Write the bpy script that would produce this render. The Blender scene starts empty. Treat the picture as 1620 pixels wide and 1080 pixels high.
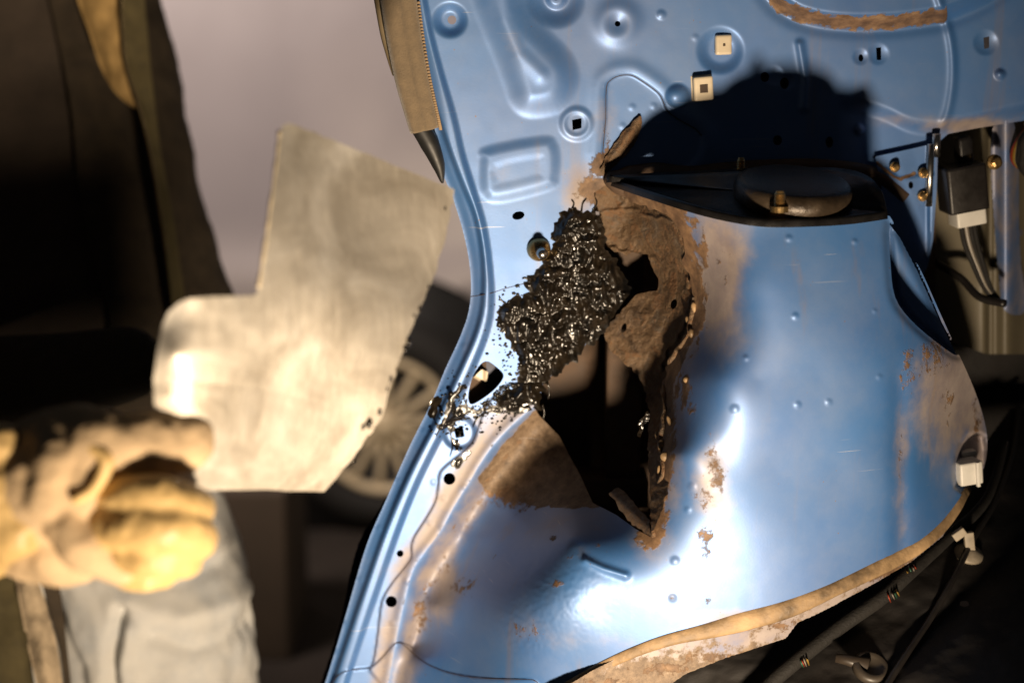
import bpy, bmesh, math, random
import numpy as np
from mathutils import Vector, Matrix

random.seed(4)
scene = bpy.context.scene
COL = scene.collection

# ------------------------------------------------------------------ camera, world, lamps, exposure
PITCH = math.radians(12.0)          # the camera looks slightly down into the car
CAMH = 1.25                         # metres above the garage floor
S = 0.0004                          # tangent per photo pixel (1620 px wide photo, 55.6 mm lens)
FW = np.array([0.0, math.cos(PITCH), -math.sin(PITCH)])
UPV = np.array([0.0, math.sin(PITCH), math.cos(PITCH)])
CAM = np.array([0.0, 0.0, CAMH])


def cf(x, y, z):
    """point given along the viewing axes (right, ahead, up) -> world"""
    x, y, z = (np.asarray(a, dtype=float) for a in (x, y, z))
    x, y, z = np.broadcast_arrays(x, y, z)
    return CAM + x[..., None] * np.array([1.0, 0, 0]) + y[..., None] * FW + z[..., None] * UPV


def W(u, v, d):
    u, v, d = (np.asarray(a, dtype=float) for a in (u, v, d))
    return cf((u - 810) * S * d, d, (540 - v) * S * d)


cam_data = bpy.data.cameras.new('camera')
cam_data.sensor_width = 36.0
cam_data.lens = 36.0 / (1620 * S)
cam_data.clip_start = 0.02
cam_data.clip_end = 100
cam_data.dof.use_dof = True
cam_data.dof.focus_distance = 1.43
cam_data.dof.aperture_fstop = 2.4
cam = bpy.data.objects.new('camera', cam_data)
COL.objects.link(cam)
cam.location = CAM
cam.rotation_euler = (math.pi / 2 - PITCH, 0, 0)
scene.camera = cam

world = bpy.data.worlds.new('World')
scene.world = world
world.use_nodes = True
bg = world.node_tree.nodes['Background']
bg.inputs[0].default_value = (0.95, 0.95, 1.0, 1)
bg.inputs[1].default_value = 0.014


def spot(name, loc, target, energy, color, size, radius, blend=0.35):
    ld = bpy.data.lights.new(name, 'SPOT')
    ld.energy = energy
    ld.color = color
    ld.spot_size = math.radians(size)
    ld.spot_blend = blend
    ld.shadow_soft_size = radius
    o = bpy.data.objects.new(name, ld)
    COL.objects.link(o)
    o.location = loc
    o.rotation_euler = (Vector(target) - Vector(loc)).to_track_quat('-Z', 'Y').to_euler()
    return o


# low halogen work lamp standing in front of the car, right of and below the camera
LAMP = (0.22, 0.50, -0.75)
spot('work_lamp', cf(*LAMP), W(650, 740, 1.4), 142.0, (1.0, 0.79, 0.56), 76, 0.056, 1.0)
# unseen fill lamp added overhead to brighten the van behind
spot('garage_lamp', (-1.1, 2.3, 2.3), (-0.65, 3.7, 0.95), 170.0, (1.0, 0.83, 0.73), 80, 0.25, 0.6)

scene.view_settings.view_transform = 'Standard'
scene.view_settings.look = 'None'
scene.view_settings.gamma = 1.0
scene.view_settings.exposure = 0.0
scene.render.film_transparent = False
scene.cycles.max_bounces = 8
scene.cycles.use_denoising = True

# ------------------------------------------------------------------ object helpers
WL = {}


def tag(o, label=None, cat=None, group=None, kind=None):
    if label: o['label'] = label
    if cat: o['category'] = cat
    if group: o['group'] = group
    if kind: o['kind'] = kind
    return o


def thing(name, base, label, cat, group=None):
    o = bpy.data.objects.new(name, None)
    COL.objects.link(o)
    o.empty_display_size = 0.05
    o.location = Vector(base)
    WL[o.name] = np.array(base, dtype=float)
    return tag(o, label, cat, group)


def mk(name, verts, faces, mat, parent=None, smooth=True, attrs=None):
    """verts are world coordinates; faces list of tuples or an (n,4) array"""
    verts = np.asarray(verts, dtype=float).reshape(-1, 3)
    if parent is not None:
        org = WL[parent.name]
    else:
        org = np.array([verts[:, 0].mean(), verts[:, 1].mean(), verts[:, 2].min()])
    me = bpy.data.meshes.new(name)
    if isinstance(faces, np.ndarray):
        n = len(faces); k = faces.shape[1]
        me.vertices.add(len(verts))
        me.vertices.foreach_set('co', (verts - org).astype(np.float32).ravel())
        me.loops.add(n * k)
        me.loops.foreach_set('vertex_index', faces.astype(np.int32).ravel())
        me.polygons.add(n)
        me.polygons.foreach_set('loop_start', np.arange(0, n * k, k, dtype=np.int32))
        me.polygons.foreach_set('loop_total', np.full(n, k, dtype=np.int32))
        me.update(calc_edges=True)
    else:
        me.from_pydata((verts - org).tolist(), [], faces)
        me.update()
    me.validate()
    if smooth:
        me.polygons.foreach_set('use_smooth', np.ones(len(me.polygons), dtype=bool))
    if attrs:
        for k, a in attrs.items():
            if len(me.vertices) == len(a):
                at = me.attributes.new(k, 'FLOAT', 'POINT')
                at.data.foreach_set('value', np.asarray(a, dtype=np.float32))
    me.materials.append(mat)
    o = bpy.data.objects.new(name, me)
    COL.objects.link(o)
    if parent is not None:
        o.parent = parent
    else:
        o.location = org
    WL[o.name] = org
    return o


def nrm(a):
    a = np.asarray(a, dtype=float)
    return a / (np.linalg.norm(a) + 1e-12)


def frame(axis, hint=(0, 0, 1)):
    a = nrm(axis)
    h = np.asarray(hint, float)
    if abs(a @ nrm(h)) > 0.95: h = np.array([1.0, 0, 0])
    x = nrm(np.cross(h, a)); y = np.cross(a, x)
    return x, y, a


def lathe(profile, org, axis, n=24, hint=(0, 0, 1)):
    """profile: (radius, height along axis) list"""
    x, y, a = frame(axis, hint)
    V, Fc = [], []
    org = np.asarray(org, float)
    for r, h in profile:
        for i in range(n):
            t = 2 * math.pi * i / n
            V.append(org + a * h + r * (math.cos(t) * x + math.sin(t) * y))
    for j in range(len(profile) - 1):
        for i in range(n):
            Fc.append((j * n + i, j * n + (i + 1) % n, (j + 1) * n + (i + 1) % n, (j + 1) * n + i))
    Fc.append(tuple(range(n))[::-1])
    Fc.append(tuple((len(profile) - 1) * n + i for i in range(n)))
    return V, Fc


def catmull(pts, n=6, closed=False):
    P = np.asarray(pts, float)
    N = len(P); out = []
    rng = range(N) if closed else range(N - 1)
    for i in rng:
        if closed: p0, p1, p2, p3 = P[(i - 1) % N], P[i], P[(i + 1) % N], P[(i + 2) % N]
        else: p0, p1, p2, p3 = P[max(i - 1, 0)], P[i], P[i + 1], P[min(i + 2, N - 1)]
        for k in range(n):
            t = k / n
            out.append(0.5 * ((2 * p1) + (-p0 + p2) * t + (2 * p0 - 5 * p1 + 4 * p2 - p3) * t * t + (-p0 + 3 * p1 - 3 * p2 + p3) * t ** 3))
    if not closed: out.append(P[-1])
    return np.array(out)


def tube(pts, rad, n=10, prof=None, up=None):
    """tube along world points; rad scalar or list; prof: list of (a,b) unit offsets"""
    P = np.asarray(pts, float)
    N = len(P)
    R = np.full(N, rad) if np.isscalar(rad) else np.interp(np.linspace(0, 1, N), np.linspace(0, 1, len(rad)), rad)
    if prof is None:
        prof = [(math.cos(2 * math.pi * i / n), math.sin(2 * math.pi * i / n)) for i in range(n)]
    n = len(prof)
    T = np.gradient(P, axis=0)
    up = np.array([0, -1.0, 0.2]) if up is None else np.asarray(up, float)
    V, Fc = [], []
    for i in range(N):
        t = nrm(T[i])
        x = np.cross(up, t)
        if np.linalg.norm(x) < 1e-3: x = np.cross([1, 0, 0.1], t)
        x = nrm(x); y = np.cross(t, x)
        for a, b in prof: V.append(P[i] + R[i] * (a * x + b * y))
    for j in range(N - 1):
        for i in range(n):
            Fc.append((j * n + i, (j + 1) * n + i, (j + 1) * n + (i + 1) % n, j * n + (i + 1) % n))
    Fc.append(tuple(range(n)))
    Fc.append(tuple((N - 1) * n + i for i in range(n))[::-1])
    return V, Fc


def boxm(center, size, axes=None, bev=0.0, seg=2):
    bm = bmesh.new()
    bmesh.ops.create_cube(bm, size=1.0)
    bmesh.ops.scale(bm, vec=Vector(size), verts=bm.verts)
    if bev > 0:
        bmesh.ops.bevel(bm, geom=list(bm.edges), offset=bev, segments=seg, profile=0.7, affect='EDGES')
    bm.verts.ensure_lookup_table()
    V = np.array([v.co[:] for v in bm.verts])
    Fc = [tuple(v.index for v in f.verts) for f in bm.faces]
    bm.free()
    if axes is not None: V = V @ np.asarray(axes, float)
    return V + np.asarray(center, float), Fc


def join(*parts):
    V, Fc, o = [], [], 0
    for v, f in parts:
        V.extend([tuple(p) for p in v]); Fc.extend([tuple(i + o for i in q) for q in f]); o += len(v)
    return V, Fc


# ------------------------------------------------------------------ fields
def _hash(ix, iy, seed):
    h = (ix * 374761393 + iy * 668265263 + seed * 974634777) & 0x7fffffff
    h = ((h ^ (h >> 13)) * 1274126177) & 0x7fffffff
    return ((h ^ (h >> 16)) & 0xffff) / 65535.0


def vnoise(x, y, seed=0):
    x0 = np.floor(x).astype(np.int64); y0 = np.floor(y).astype(np.int64)
    fx = x - x0; fy = y - y0
    fx = fx * fx * (3 - 2 * fx); fy = fy * fy * (3 - 2 * fy)
    a = _hash(x0, y0, seed); b = _hash(x0 + 1, y0, seed); c = _hash(x0, y0 + 1, seed); d = _hash(x0 + 1, y0 + 1, seed)
    return (a * (1 - fx) + b * fx) * (1 - fy) + (c * (1 - fx) + d * fx) * fy


def fbm(x, y, oct=4, seed=0):
    s = 0; a = 0.5
    for i in range(oct):
        s = s + a * vnoise(x, y, seed + i * 17); x = x * 2.03 + 7.1; y = y * 2.03 + 3.7; a *= 0.5
    return s / (1 - 0.5 ** oct)


def sstep(a, b, x):
    t = np.clip((x - a) / (b - a), 0, 1)
    return t * t * (3 - 2 * t)


def seg_near(U, V, A, B):
    ab = B - A
    t = np.clip(((U - A[0]) * ab[0] + (V - A[1]) * ab[1]) / (ab @ ab + 1e-9), 0, 1)
    cx = A[0] + t * ab[0]; cy = A[1] + t * ab[1]
    return (U - cx) ** 2 + (V - cy) ** 2, cx, cy


def sdf(U, V, poly, want_near=False):
    poly = np.asarray(poly, float)
    D = np.full(U.shape, 1e12); CX = np.zeros(U.shape); CY = np.zeros(U.shape)
    ins = np.zeros(U.shape, bool)
    for i in range(len(poly)):
        A, B = poly[i], poly[(i + 1) % len(poly)]
        d2, cx, cy = seg_near(U, V, A, B)
        m = d2 < D
        D = np.where(m, d2, D)
        if want_near: CX = np.where(m, cx, CX); CY = np.where(m, cy, CY)
        if A[1] != B[1]:
            c = ((A[1] > V) != (B[1] > V)) & (U < (B[0] - A[0]) * (V - A[1]) / (B[1] - A[1]) + A[0])
            ins ^= c
    s = np.sqrt(D) * np.where(ins, -1, 1)
    return (s, CX, CY) if want_near else s


def ldist(U, V, line):
    line = np.asarray(line, float)
    D = np.full(U.shape, 1e12)
    for i in range(len(line) - 1):
        D = np.minimum(D, seg_near(U, V, line[i], line[i + 1])[0])
    return np.sqrt(D)


def local(fn):
    """evaluate fn only near its box"""
    def f(U, V, box):
        m = (U > box[0]) & (U < box[2]) & (V > box[1]) & (V < box[3])
        out = np.zeros(U.shape)
        if m.any(): out[m] = fn(U[m], V[m])
        return out
    return f


def emboss(U, V, poly, h, soft, margin=60):
    """raise (towards the camera) the inside of poly by h with rounded shoulders of width soft px"""
    P = np.asarray(poly, float)
    box = (P[:, 0].min() - margin, P[:, 1].min() - margin, P[:, 0].max() + margin, P[:, 1].max() + margin)
    return local(lambda a, b: -h * sstep(soft * 0.5, -soft * 0.5, sdf(a, b, P)))(U, V, box)


def dome(U, V, c, r, h, p=1.0):
    q = 1 - np.clip(((U - c[0]) ** 2 + (V - c[1]) ** 2) / (r * r), 0, 1)
    return -h * q ** p


def ring(U, V, c, r, w, h):
    q = np.hypot(U - c[0], V - c[1]) - r
    return -h * np.exp(-(q / w) ** 2)


def rough_poly(poly, step=8, amp=2.0, seed=0, closed=True):
    P = np.asarray(poly, float); out = []
    rs = np.random.RandomState(seed)
    N = len(P)
    for i in range(N if closed else N - 1):
        A, B = P[i], P[(i + 1) % N]
        L = np.hypot(*(B - A)); k = max(1, int(L / step))
        nrmv = np.array([-(B - A)[1], (B - A)[0]]) / (L + 1e-9)
        for j in range(k):
            out.append(A + (B - A) * j / k + nrmv * rs.normal(0, amp) * (1 if j else 0.5))
    return np.array(out)


class TPS:
    def __init__(self, pts, smooth=1e-4):
        P = np.asarray(pts, float)
        self.c = P[:, :2] / 500.0
        n = len(P)
        K = self.k(self.c, self.c) + smooth * np.eye(n)
        A = np.zeros((n + 3, n + 3)); A[:n, :n] = K
        A[:n, n] = 1; A[:n, n + 1:] = self.c; A[n, :n] = 1; A[n + 1:, :n] = self.c.T
        self.w = np.linalg.solve(A, np.concatenate([P[:, 2], np.zeros(3)]))

    @staticmethod
    def k(a, b):
        r2 = ((a[:, None, :] - b[None]) ** 2).sum(-1)
        return 0.5 * r2 * np.log(r2 + 1e-12)

    def __call__(self, U, V):
        q = np.stack([U.ravel(), V.ravel()], 1) / 500.0
        out = np.empty(len(q))
        for i in range(0, len(q), 40000):
            a = q[i:i + 40000]
            out[i:i + 40000] = self.k(a, self.c) @ self.w[:len(self.c)] + self.w[len(self.c)] + a @ self.w[-2:]
        return out.reshape(U.shape)


def sheet(name, box, step, depth, mat, parent=None, outer=None, holes=(), attrs=None, rim=0.0013, snap=0.75):
    """pressed sheet metal: a fine grid trimmed to an outline and to holes, with a rim that gives it thickness"""
    us = np.arange(box[0], box[2] + step, step); vs = np.arange(box[1], box[3] + step, step)
    U, V = np.meshgrid(us, vs)
    keep = np.ones(U.shape, bool)
    fields = []
    for poly, sgn in ([(outer, 1)] if outer is not None else []) + [(h, -1) for h in holes]:
        P = np.asarray(poly, float)
        if sgn == -1:
            m = (U > P[:, 0].min() - 3 * step) & (U < P[:, 0].max() + 3 * step) & (V > P[:, 1].min() - 3 * step) & (V < P[:, 1].max() + 3 * step)
        else:
            m = np.ones(U.shape, bool)
        s = np.full(U.shape, 1e6 * 1.0)
        if not m.any(): continue
        a, cx, cy = sdf(U[m], V[m], P, True)
        sn = np.abs(a) < snap * step
        uu = U[m]; vv = V[m]
        uu[sn] = cx[sn]; vv[sn] = cy[sn]
        U[m] = uu; V[m] = vv
        a = np.where(sn, 0.0, a)
        if sgn == -1: a = -a
        s = np.full(U.shape, -1e6); s[m] = a
        fields.append(s)
    D = depth(U, V)
    pts = W(U, V, D).reshape(-1, 3)
    ny, nx = U.shape
    idx = np.arange(ny * nx).reshape(ny, nx)
    Fq = np.stack([idx[:-1, :-1], idx[1:, :-1], idx[1:, 1:], idx[:-1, 1:]], -1).reshape(-1, 4)
    ok = np.ones(len(Fq), bool)
    for s in fields:
        f = s.ravel()[Fq]
        ok &= (np.clip(f, -step, step).mean(1) < -1e-6)
    Fq = Fq[ok]
    e = np.concatenate([Fq[:, [0, 1]], Fq[:, [1, 2]], Fq[:, [2, 3]], Fq[:, [3, 0]]])
    key = np.sort(e, 1); kk = key[:, 0].astype(np.int64) * (ny * nx) + key[:, 1]
    uq, inv, cnt = np.unique(kk, return_inverse=True, return_counts=True)
    be = e[cnt[inv] == 1]
    A = {k: f(U, V).ravel() for k, f in (attrs or {}).items()}
    if rim > 0 and len(be):
        bv = np.unique(be)
        n0 = len(pts)
        m1 = np.full(n0, -1, np.int64); m1[bv] = n0 + np.arange(len(bv))
        m2 = np.full(n0, -1, np.int64); m2[bv] = n0 + len(bv) + np.arange(len(bv))
        back = W(U.ravel()[bv], V.ravel()[bv], D.ravel()[bv] + rim)
        pts = np.concatenate([pts, pts[bv], back])
        rf = np.stack([m1[be[:, 1]], m1[be[:, 0]], m2[be[:, 0]], m2[be[:, 1]]], -1)
        Fq = np.concatenate([Fq, rf])
        for k in A: A[k] = np.concatenate([A[k], A[k][bv], A[k][bv]])
    used = np.unique(Fq)
    mp = np.full(len(pts), -1, np.int64); mp[used] = np.arange(len(used))
    for k in A: A[k] = A[k][used]
    return mk(name, pts[used], mp[Fq], mat, parent, True, A)


# ------------------------------------------------------------------ materials
def new_mat(name):
    m = bpy.data.materials.new(name)
    m.use_nodes = True
    nt = m.node_tree
    b = nt.nodes['Principled BSDF']
    return m, nt, b


def node(nt, t, **kw):
    n = nt.nodes.new(t)
    for k, v in kw.items():
        if k.startswith('_'): n.inputs[int(k[1:])].default_value = v
        else: setattr(n, k, v)
    return n


def noise(nt, scale, detail=4, rough=0.55, vec=None, dist=0.0):
    n = nt.nodes.new('ShaderNodeTexNoise')
    n.inputs['Scale'].default_value = scale; n.inputs['Detail'].default_value = detail
    n.inputs['Roughness'].default_value = rough; n.inputs['Distortion'].default_value = dist
    if vec is None:
        tc = nt.nodes.new('ShaderNodeTexCoord'); vec = tc.outputs['Object']
    nt.links.new(vec, n.inputs['Vector'])
    return n.outputs['Fac']


def mathn(nt, op, a, b=None, clamp=False):
    n = nt.nodes.new('ShaderNodeMath'); n.operation = op; n.use_clamp = clamp
    for i, x in enumerate((a, b)):
        if x is None: continue
        if isinstance(x, (int, float)): n.inputs[i].default_value = x
        else: nt.links.new(x, n.inputs[i])
    return n.outputs[0]


def ramp(nt, fac, stops, interp='LINEAR'):
    n = nt.nodes.new('ShaderNodeValToRGB')
    n.color_ramp.interpolation = interp
    els = n.color_ramp.elements
    while len(els) < len(stops): els.new(0.5)
    for e, (p, c) in zip(els, stops):
        e.position = p; e.color = (*c, 1) if len(c) == 3 else c
    nt.links.new(fac, n.inputs[0])
    return n.outputs[0]


def maprange(nt, x, a, b, c=0.0, d=1.0):
    n = nt.nodes.new('ShaderNodeMapRange'); n.interpolation_type = 'SMOOTHSTEP'
    nt.links.new(x, n.inputs[0])
    for i, q in enumerate((a, b, c, d)): n.inputs[i + 1].default_value = q
    return n.outputs[0]


def mixc(nt, fac, a, b):
    n = nt.nodes.new('ShaderNodeMix'); n.data_type = 'RGBA'
    for i, x in ((0, fac), (6, a), (7, b)):
        if isinstance(x, (int, float)): n.inputs[i].default_value = x
        elif isinstance(x, tuple): n.inputs[i].default_value = (*x, 1)
        else: nt.links.new(x, n.inputs[i])
    return n.outputs[2]


def mixf(nt, fac, a, b):
    n = nt.nodes.new('ShaderNodeMix'); n.data_type = 'FLOAT'
    for i, x in ((0, fac), (2, a), (3, b)):
        if isinstance(x, (int, float)): n.inputs[i].default_value = x
        else: nt.links.new(x, n.inputs[i])
    return n.outputs[0]


def bump(nt, b, h, strength=0.3, dist=0.002):
    n = nt.nodes.new('ShaderNodeBump')
    n.inputs['Strength'].default_value = strength; n.inputs['Distance'].default_value = dist
    nt.links.new(h, n.inputs['Height'])
    nt.links.new(n.outputs[0], b.inputs['Normal'])


def rust_color(nt, seed_scale=60):
    n1 = noise(nt, seed_scale, 8, 0.65)
    return ramp(nt, n1, [(0.28, (0.045, 0.026, 0.015)), (0.45, (0.13, 0.076, 0.042)), (0.58, (0.215, 0.128, 0.068)), (0.74, (0.33, 0.22, 0.13))])


def paint_material(name):
    m, nt, b = new_mat(name)
    at = {}
    for k in ('rust', 'grime', 'bare'):
        a = nt.nodes.new('ShaderNodeAttribute'); a.attribute_name = k; at[k] = a.outputs['Fac']
    nl = noise(nt, 5, 3); nf = noise(nt, 90, 8, 0.68); nm = noise(nt, 26, 6, 0.62); ng = noise(nt, 700, 2, 0.6)
    blue = ramp(nt, nl, [(0.3, (0.014, 0.118, 0.39)), (0.7, (0.026, 0.158, 0.44))])
    # dusty film, with the warm sheen painted along the ridge
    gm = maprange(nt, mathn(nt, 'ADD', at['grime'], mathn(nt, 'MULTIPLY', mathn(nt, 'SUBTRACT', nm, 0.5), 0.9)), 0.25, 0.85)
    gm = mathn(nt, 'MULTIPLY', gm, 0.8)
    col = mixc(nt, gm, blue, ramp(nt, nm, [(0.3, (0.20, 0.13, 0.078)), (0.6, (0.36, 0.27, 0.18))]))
    dust = mathn(nt, 'MULTIPLY', maprange(nt, noise(nt, 9, 7, 0.7), 0.35, 0.75), 0.15)
    col = mixc(nt, dust, col, (0.40, 0.38, 0.35))
    # bare scraped metal with brown primer residue
    bmk = maprange(nt, mathn(nt, 'ADD', at['bare'], mathn(nt, 'MULTIPLY', mathn(nt, 'SUBTRACT', nf, 0.5), 0.9)), 0.42, 0.56)
    barec = ramp(nt, noise(nt, 85, 10, 0.8), [(0.33, (0.05, 0.032, 0.02)), (0.45, (0.13, 0.088, 0.055)), (0.58, (0.22, 0.155, 0.10)), (0.72, (0.40, 0.31, 0.22))])
    col = mixc(nt, bmk, col, barec)
    rm = maprange(nt, mathn(nt, 'ADD', at['rust'], mathn(nt, 'MULTIPLY', mathn(nt, 'SUBTRACT', nf, 0.5), 1.5)), 0.42, 0.58)  # rust, plus the brown reflection painted on the window lip
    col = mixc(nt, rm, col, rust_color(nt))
    # run marks and fine scratches
    tcs = nt.nodes.new('ShaderNodeTexCoord')
    mps = nt.nodes.new('ShaderNodeMapping'); mps.inputs['Scale'].default_value = (45, 45, 2.2)
    nt.links.new(tcs.outputs['Object'], mps.inputs[0])
    runs = maprange(nt, noise(nt, 1.0, 5, 0.6, mps.outputs[0]), 0.56, 0.74, 0, 0.30)
    col = mixc(nt, runs, col, (0.22, 0.15, 0.09))
    mp2 = nt.nodes.new('ShaderNodeMapping'); mp2.inputs['Scale'].default_value = (14, 14, 420); mp2.inputs['Rotation'].default_value = (0.3, 0.55, 0.2)
    nt.links.new(tcs.outputs['Object'], mp2.inputs[0])
    scr = mathn(nt, 'MULTIPLY', maprange(nt, noise(nt, 1.0, 2, 0.5, mp2.outputs[0]), 0.70, 0.74), maprange(nt, nl, 0.5, 0.62, 0, 0.5))
    col = mixc(nt, scr, col, (0.55, 0.55, 0.55))
    # specks
    sp = maprange(nt, noise(nt, 330, 2, 0.5), 0.745, 0.775)
    col = mixc(nt, mathn(nt, 'MULTIPLY', sp, maprange(nt, nm, 0.4, 0.6)), col, (0.16, 0.08, 0.04))
    nt.links.new(col, b.inputs['Base Color'])
    dull = mathn(nt, 'MAXIMUM', rm, mathn(nt, 'MAXIMUM', bmk, mathn(nt, 'MULTIPLY', gm, 0.75)))
    nt.links.new(mixf(nt, dull, 0.22, 0.0), b.inputs['Metallic'])
    r0 = mathn(nt, 'ADD', 0.40, mathn(nt, 'MULTIPLY', mathn(nt, 'SUBTRACT', nm, 0.5), 0.12))
    nt.links.new(mixf(nt, dull, r0, 0.62), b.inputs['Roughness'])
    nt.links.new(mixf(nt, dull, 1.0, 0.1), b.inputs['Coat Weight'])
    b.inputs['Coat Roughness'].default_value = 0.64
    b.inputs['Coat IOR'].default_value = 1.92
    b.inputs['Specular IOR Level'].default_value = 0.35
    h = mathn(nt, 'ADD', mathn(nt, 'MULTIPLY', ng, 0.05), mathn(nt, 'MULTIPLY', mathn(nt, 'MAXIMUM', rm, mathn(nt, 'MULTIPLY', bmk, 0.4)), nf))
    bump(nt, b, h, 0.55, 0.0018)
    return m


def simple(name, col, rough=0.5, metal=0.0, var=0.25, scale=40, bmp=0.0, bscale=200, coat=0.0, spec=0.5, sheen=0.0):
    m, nt, b = new_mat(name)
    n = noise(nt, scale, 6, 0.6)
    lo = tuple(c * (1 - var) for c in col); hi = tuple(min(1, c * (1 + var)) for c in col)
    nt.links.new(ramp(nt, n, [(0.3, lo), (0.7, hi)]), b.inputs['Base Color'])
    b.inputs['Metallic'].default_value = metal
    nt.links.new(maprange(nt, n, 0.25, 0.75, max(0.03, rough - 0.08), min(1, rough + 0.08)), b.inputs['Roughness'])
    b.inputs['Coat Weight'].default_value = coat
    b.inputs['Specular IOR Level'].default_value = spec
    if sheen: b.inputs['Sheen Weight'].default_value = sheen
    if bmp > 0: bump(nt, b, noise(nt, bscale, 4, 0.6), bmp, 0.002)
    return m


M = {}
M['paint'] = paint_material('blue_metallic_paint')


def rusty_sheet_mat():
    m, nt, b = new_mat('rusted_steel')
    n1 = noise(nt, 30, 10, 0.75, dist=0.4); n2 = noise(nt, 210, 8, 0.7); n3 = noise(nt, 75, 6, 0.7, dist=0.8)
    c = ramp(nt, n1, [(0.32, (0.040, 0.026, 0.017)), (0.43, (0.105, 0.066, 0.037)), (0.52, (0.165, 0.105, 0.058)), (0.60, (0.13, 0.095, 0.066)), (0.72, (0.30, 0.235, 0.165))])
    c = mixc(nt, maprange(nt, n3, 0.52, 0.60, 0, 0.5), c, (0.20, 0.095, 0.038))
    c = mixc(nt, maprange(nt, n2, 0.40, 0.30, 0, 0.85), c, (0.035, 0.02, 0.012))
    c = mixc(nt, maprange(nt, n2, 0.64, 0.74, 0, 0.5), c, (0.36, 0.28, 0.19))
    nt.links.new(c, b.inputs['Base Color'])
    nt.links.new(maprange(nt, n3, 0.3, 0.7, 0.38, 0.75), b.inputs['Roughness'])
    b.inputs['Metallic'].default_value = 0.2
    bump(nt, b, mathn(nt, 'ADD', n3, mathn(nt, 'MULTIPLY', n2, 0.8)), 0.8, 0.0035)
    return m


def tar_mat():
    m, nt, b = new_mat('black_bitumen')
    n = noise(nt, 260, 3, 0.5); n2 = noise(nt, 60, 4, 0.6)
    nt.links.new(ramp(nt, n2, [(0.35, (0.004, 0.0035, 0.003)), (0.75, (0.020, 0.014, 0.008))]), b.inputs['Base Color'])
    b.inputs['Roughness'].default_value = 0.32
    b.inputs['Coat Weight'].default_value = 1.0
    b.inputs['Coat IOR'].default_value = 1.45
    b.inputs['Specular IOR Level'].default_value = 0.2
    nt.links.new(maprange(nt, noise(nt, 45, 3, 0.6), 0.35, 0.65, 0.08, 0.34), b.inputs['Coat Roughness'])
    bump(nt, b, n, 0.15, 0.002)
    return m


def steel_mat():
    m, nt, b = new_mat('scratched_bare_steel')
    tc = nt.nodes.new('ShaderNodeTexCoord')
    mp = nt.nodes.new('ShaderNodeMapping'); mp.inputs['Scale'].default_value = (90, 90, 5); mp.inputs['Rotation'].default_value = (0, 0.12, 0.1)
    nt.links.new(tc.outputs['Object'], mp.inputs[0])
    st = noise(nt, 3.0, 8, 0.7, mp.outputs[0]); big = noise(nt, 13, 5, 0.6, dist=0.6); fine = noise(nt, 220, 4, 0.6)
    c = ramp(nt, big, [(0.3, (0.42, 0.37, 0.30)), (0.5, (0.62, 0.57, 0.49)), (0.68, (0.80, 0.76, 0.69))])
    c = mixc(nt, maprange(nt, st, 0.52, 0.72, 0, 0.4), c, (0.72, 0.66, 0.56))
    nt.links.new(c, b.inputs['Base Color'])
    b.inputs['Metallic'].default_value = 0.6
    nt.links.new(maprange(nt, mathn(nt, 'ADD', mathn(nt, 'MULTIPLY', st, 0.5), mathn(nt, 'MULTIPLY', big, 0.5)), 0.3, 0.7, 0.42, 0.62), b.inputs['Roughness'])
    bump(nt, b, mathn(nt, 'ADD', mathn(nt, 'MULTIPLY', st, 0.4), mathn(nt, 'ADD', big, mathn(nt, 'MULTIPLY', fine, 0.1))), 0.35, 0.003)
    return m


def denim_mat():
    m, nt, b = new_mat('washed_denim')
    n1 = noise(nt, 14, 6, 0.65); n2 = noise(nt, 500, 3, 0.7)
    c = ramp(nt, n1, [(0.3, (0.58, 0.62, 0.66)), (0.5, (0.78, 0.78, 0.76)), (0.72, (0.87, 0.85, 0.79))])
    c = mixc(nt, maprange(nt, n2, 0.35, 0.65, 0, 0.35), c, (0.62, 0.60, 0.56))
    c = mixc(nt, maprange(nt, noise(nt, 5, 5, 0.7), 0.6, 0.8, 0, 0.3), c, (0.42, 0.34, 0.22))
    nt.links.new(c, b.inputs['Base Color'])
    b.inputs['Roughness'].default_value = 0.9
    tc = nt.nodes.new('ShaderNodeTexCoord')
    w = nt.nodes.new('ShaderNodeTexWave'); w.inputs['Scale'].default_value = 380; w.inputs['Distortion'].default_value = 1.0
    w.bands_direction = 'DIAGONAL'
    nt.links.new(tc.outputs['Object'], w.inputs[0])
    bump(nt, b, mathn(nt, 'ADD', w.outputs['Fac'], n2), 0.4, 0.0012)
    return m


M['rusty'] = rusty_sheet_mat()
M['tar'] = tar_mat()
M['steel'] = steel_mat()
M['denim'] = denim_mat()
M['black_metal'] = simple('black_satin_metal', (0.012, 0.011, 0.011), 0.35, 0.3, 0.4, 60, 0.15, 300)
M['cap'] = simple('dusty_black_cap', (0.05, 0.035, 0.022), 0.42, 0.3, 0.5, 50, 0.3, 260)
M['zinc'] = simple('yellow_zinc', (0.45, 0.30, 0.13), 0.3, 0.9, 0.25, 120, 0.1, 400)
M['bright'] = simple('bright_steel', (0.55, 0.52, 0.48), 0.25, 1.0, 0.1, 80)
M['nylon'] = simple('cream_nylon', (0.62, 0.53, 0.39), 0.45, 0, 0.08, 60, 0.05, 100)
M['white_plastic'] = simple('white_plastic', (0.62, 0.60, 0.55), 0.4, 0, 0.08, 60)
M['dull_clip'] = simple('dusty_clip_plastic', (0.33, 0.28, 0.21), 0.55, 0, 0.25, 90)
M['black_plastic'] = simple('black_plastic', (0.014, 0.012, 0.011), 0.38, 0, 0.2, 60, 0.1, 200)
M['sealer'] = simple('cream_seam_sealer', (0.25, 0.165, 0.085), 0.6, 0, 0.75, 30, 0.6, 90)
M['gap'] = simple('dark_seam_dirt', (0.05, 0.03, 0.018), 0.7, 0, 0.4, 90)
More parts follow.
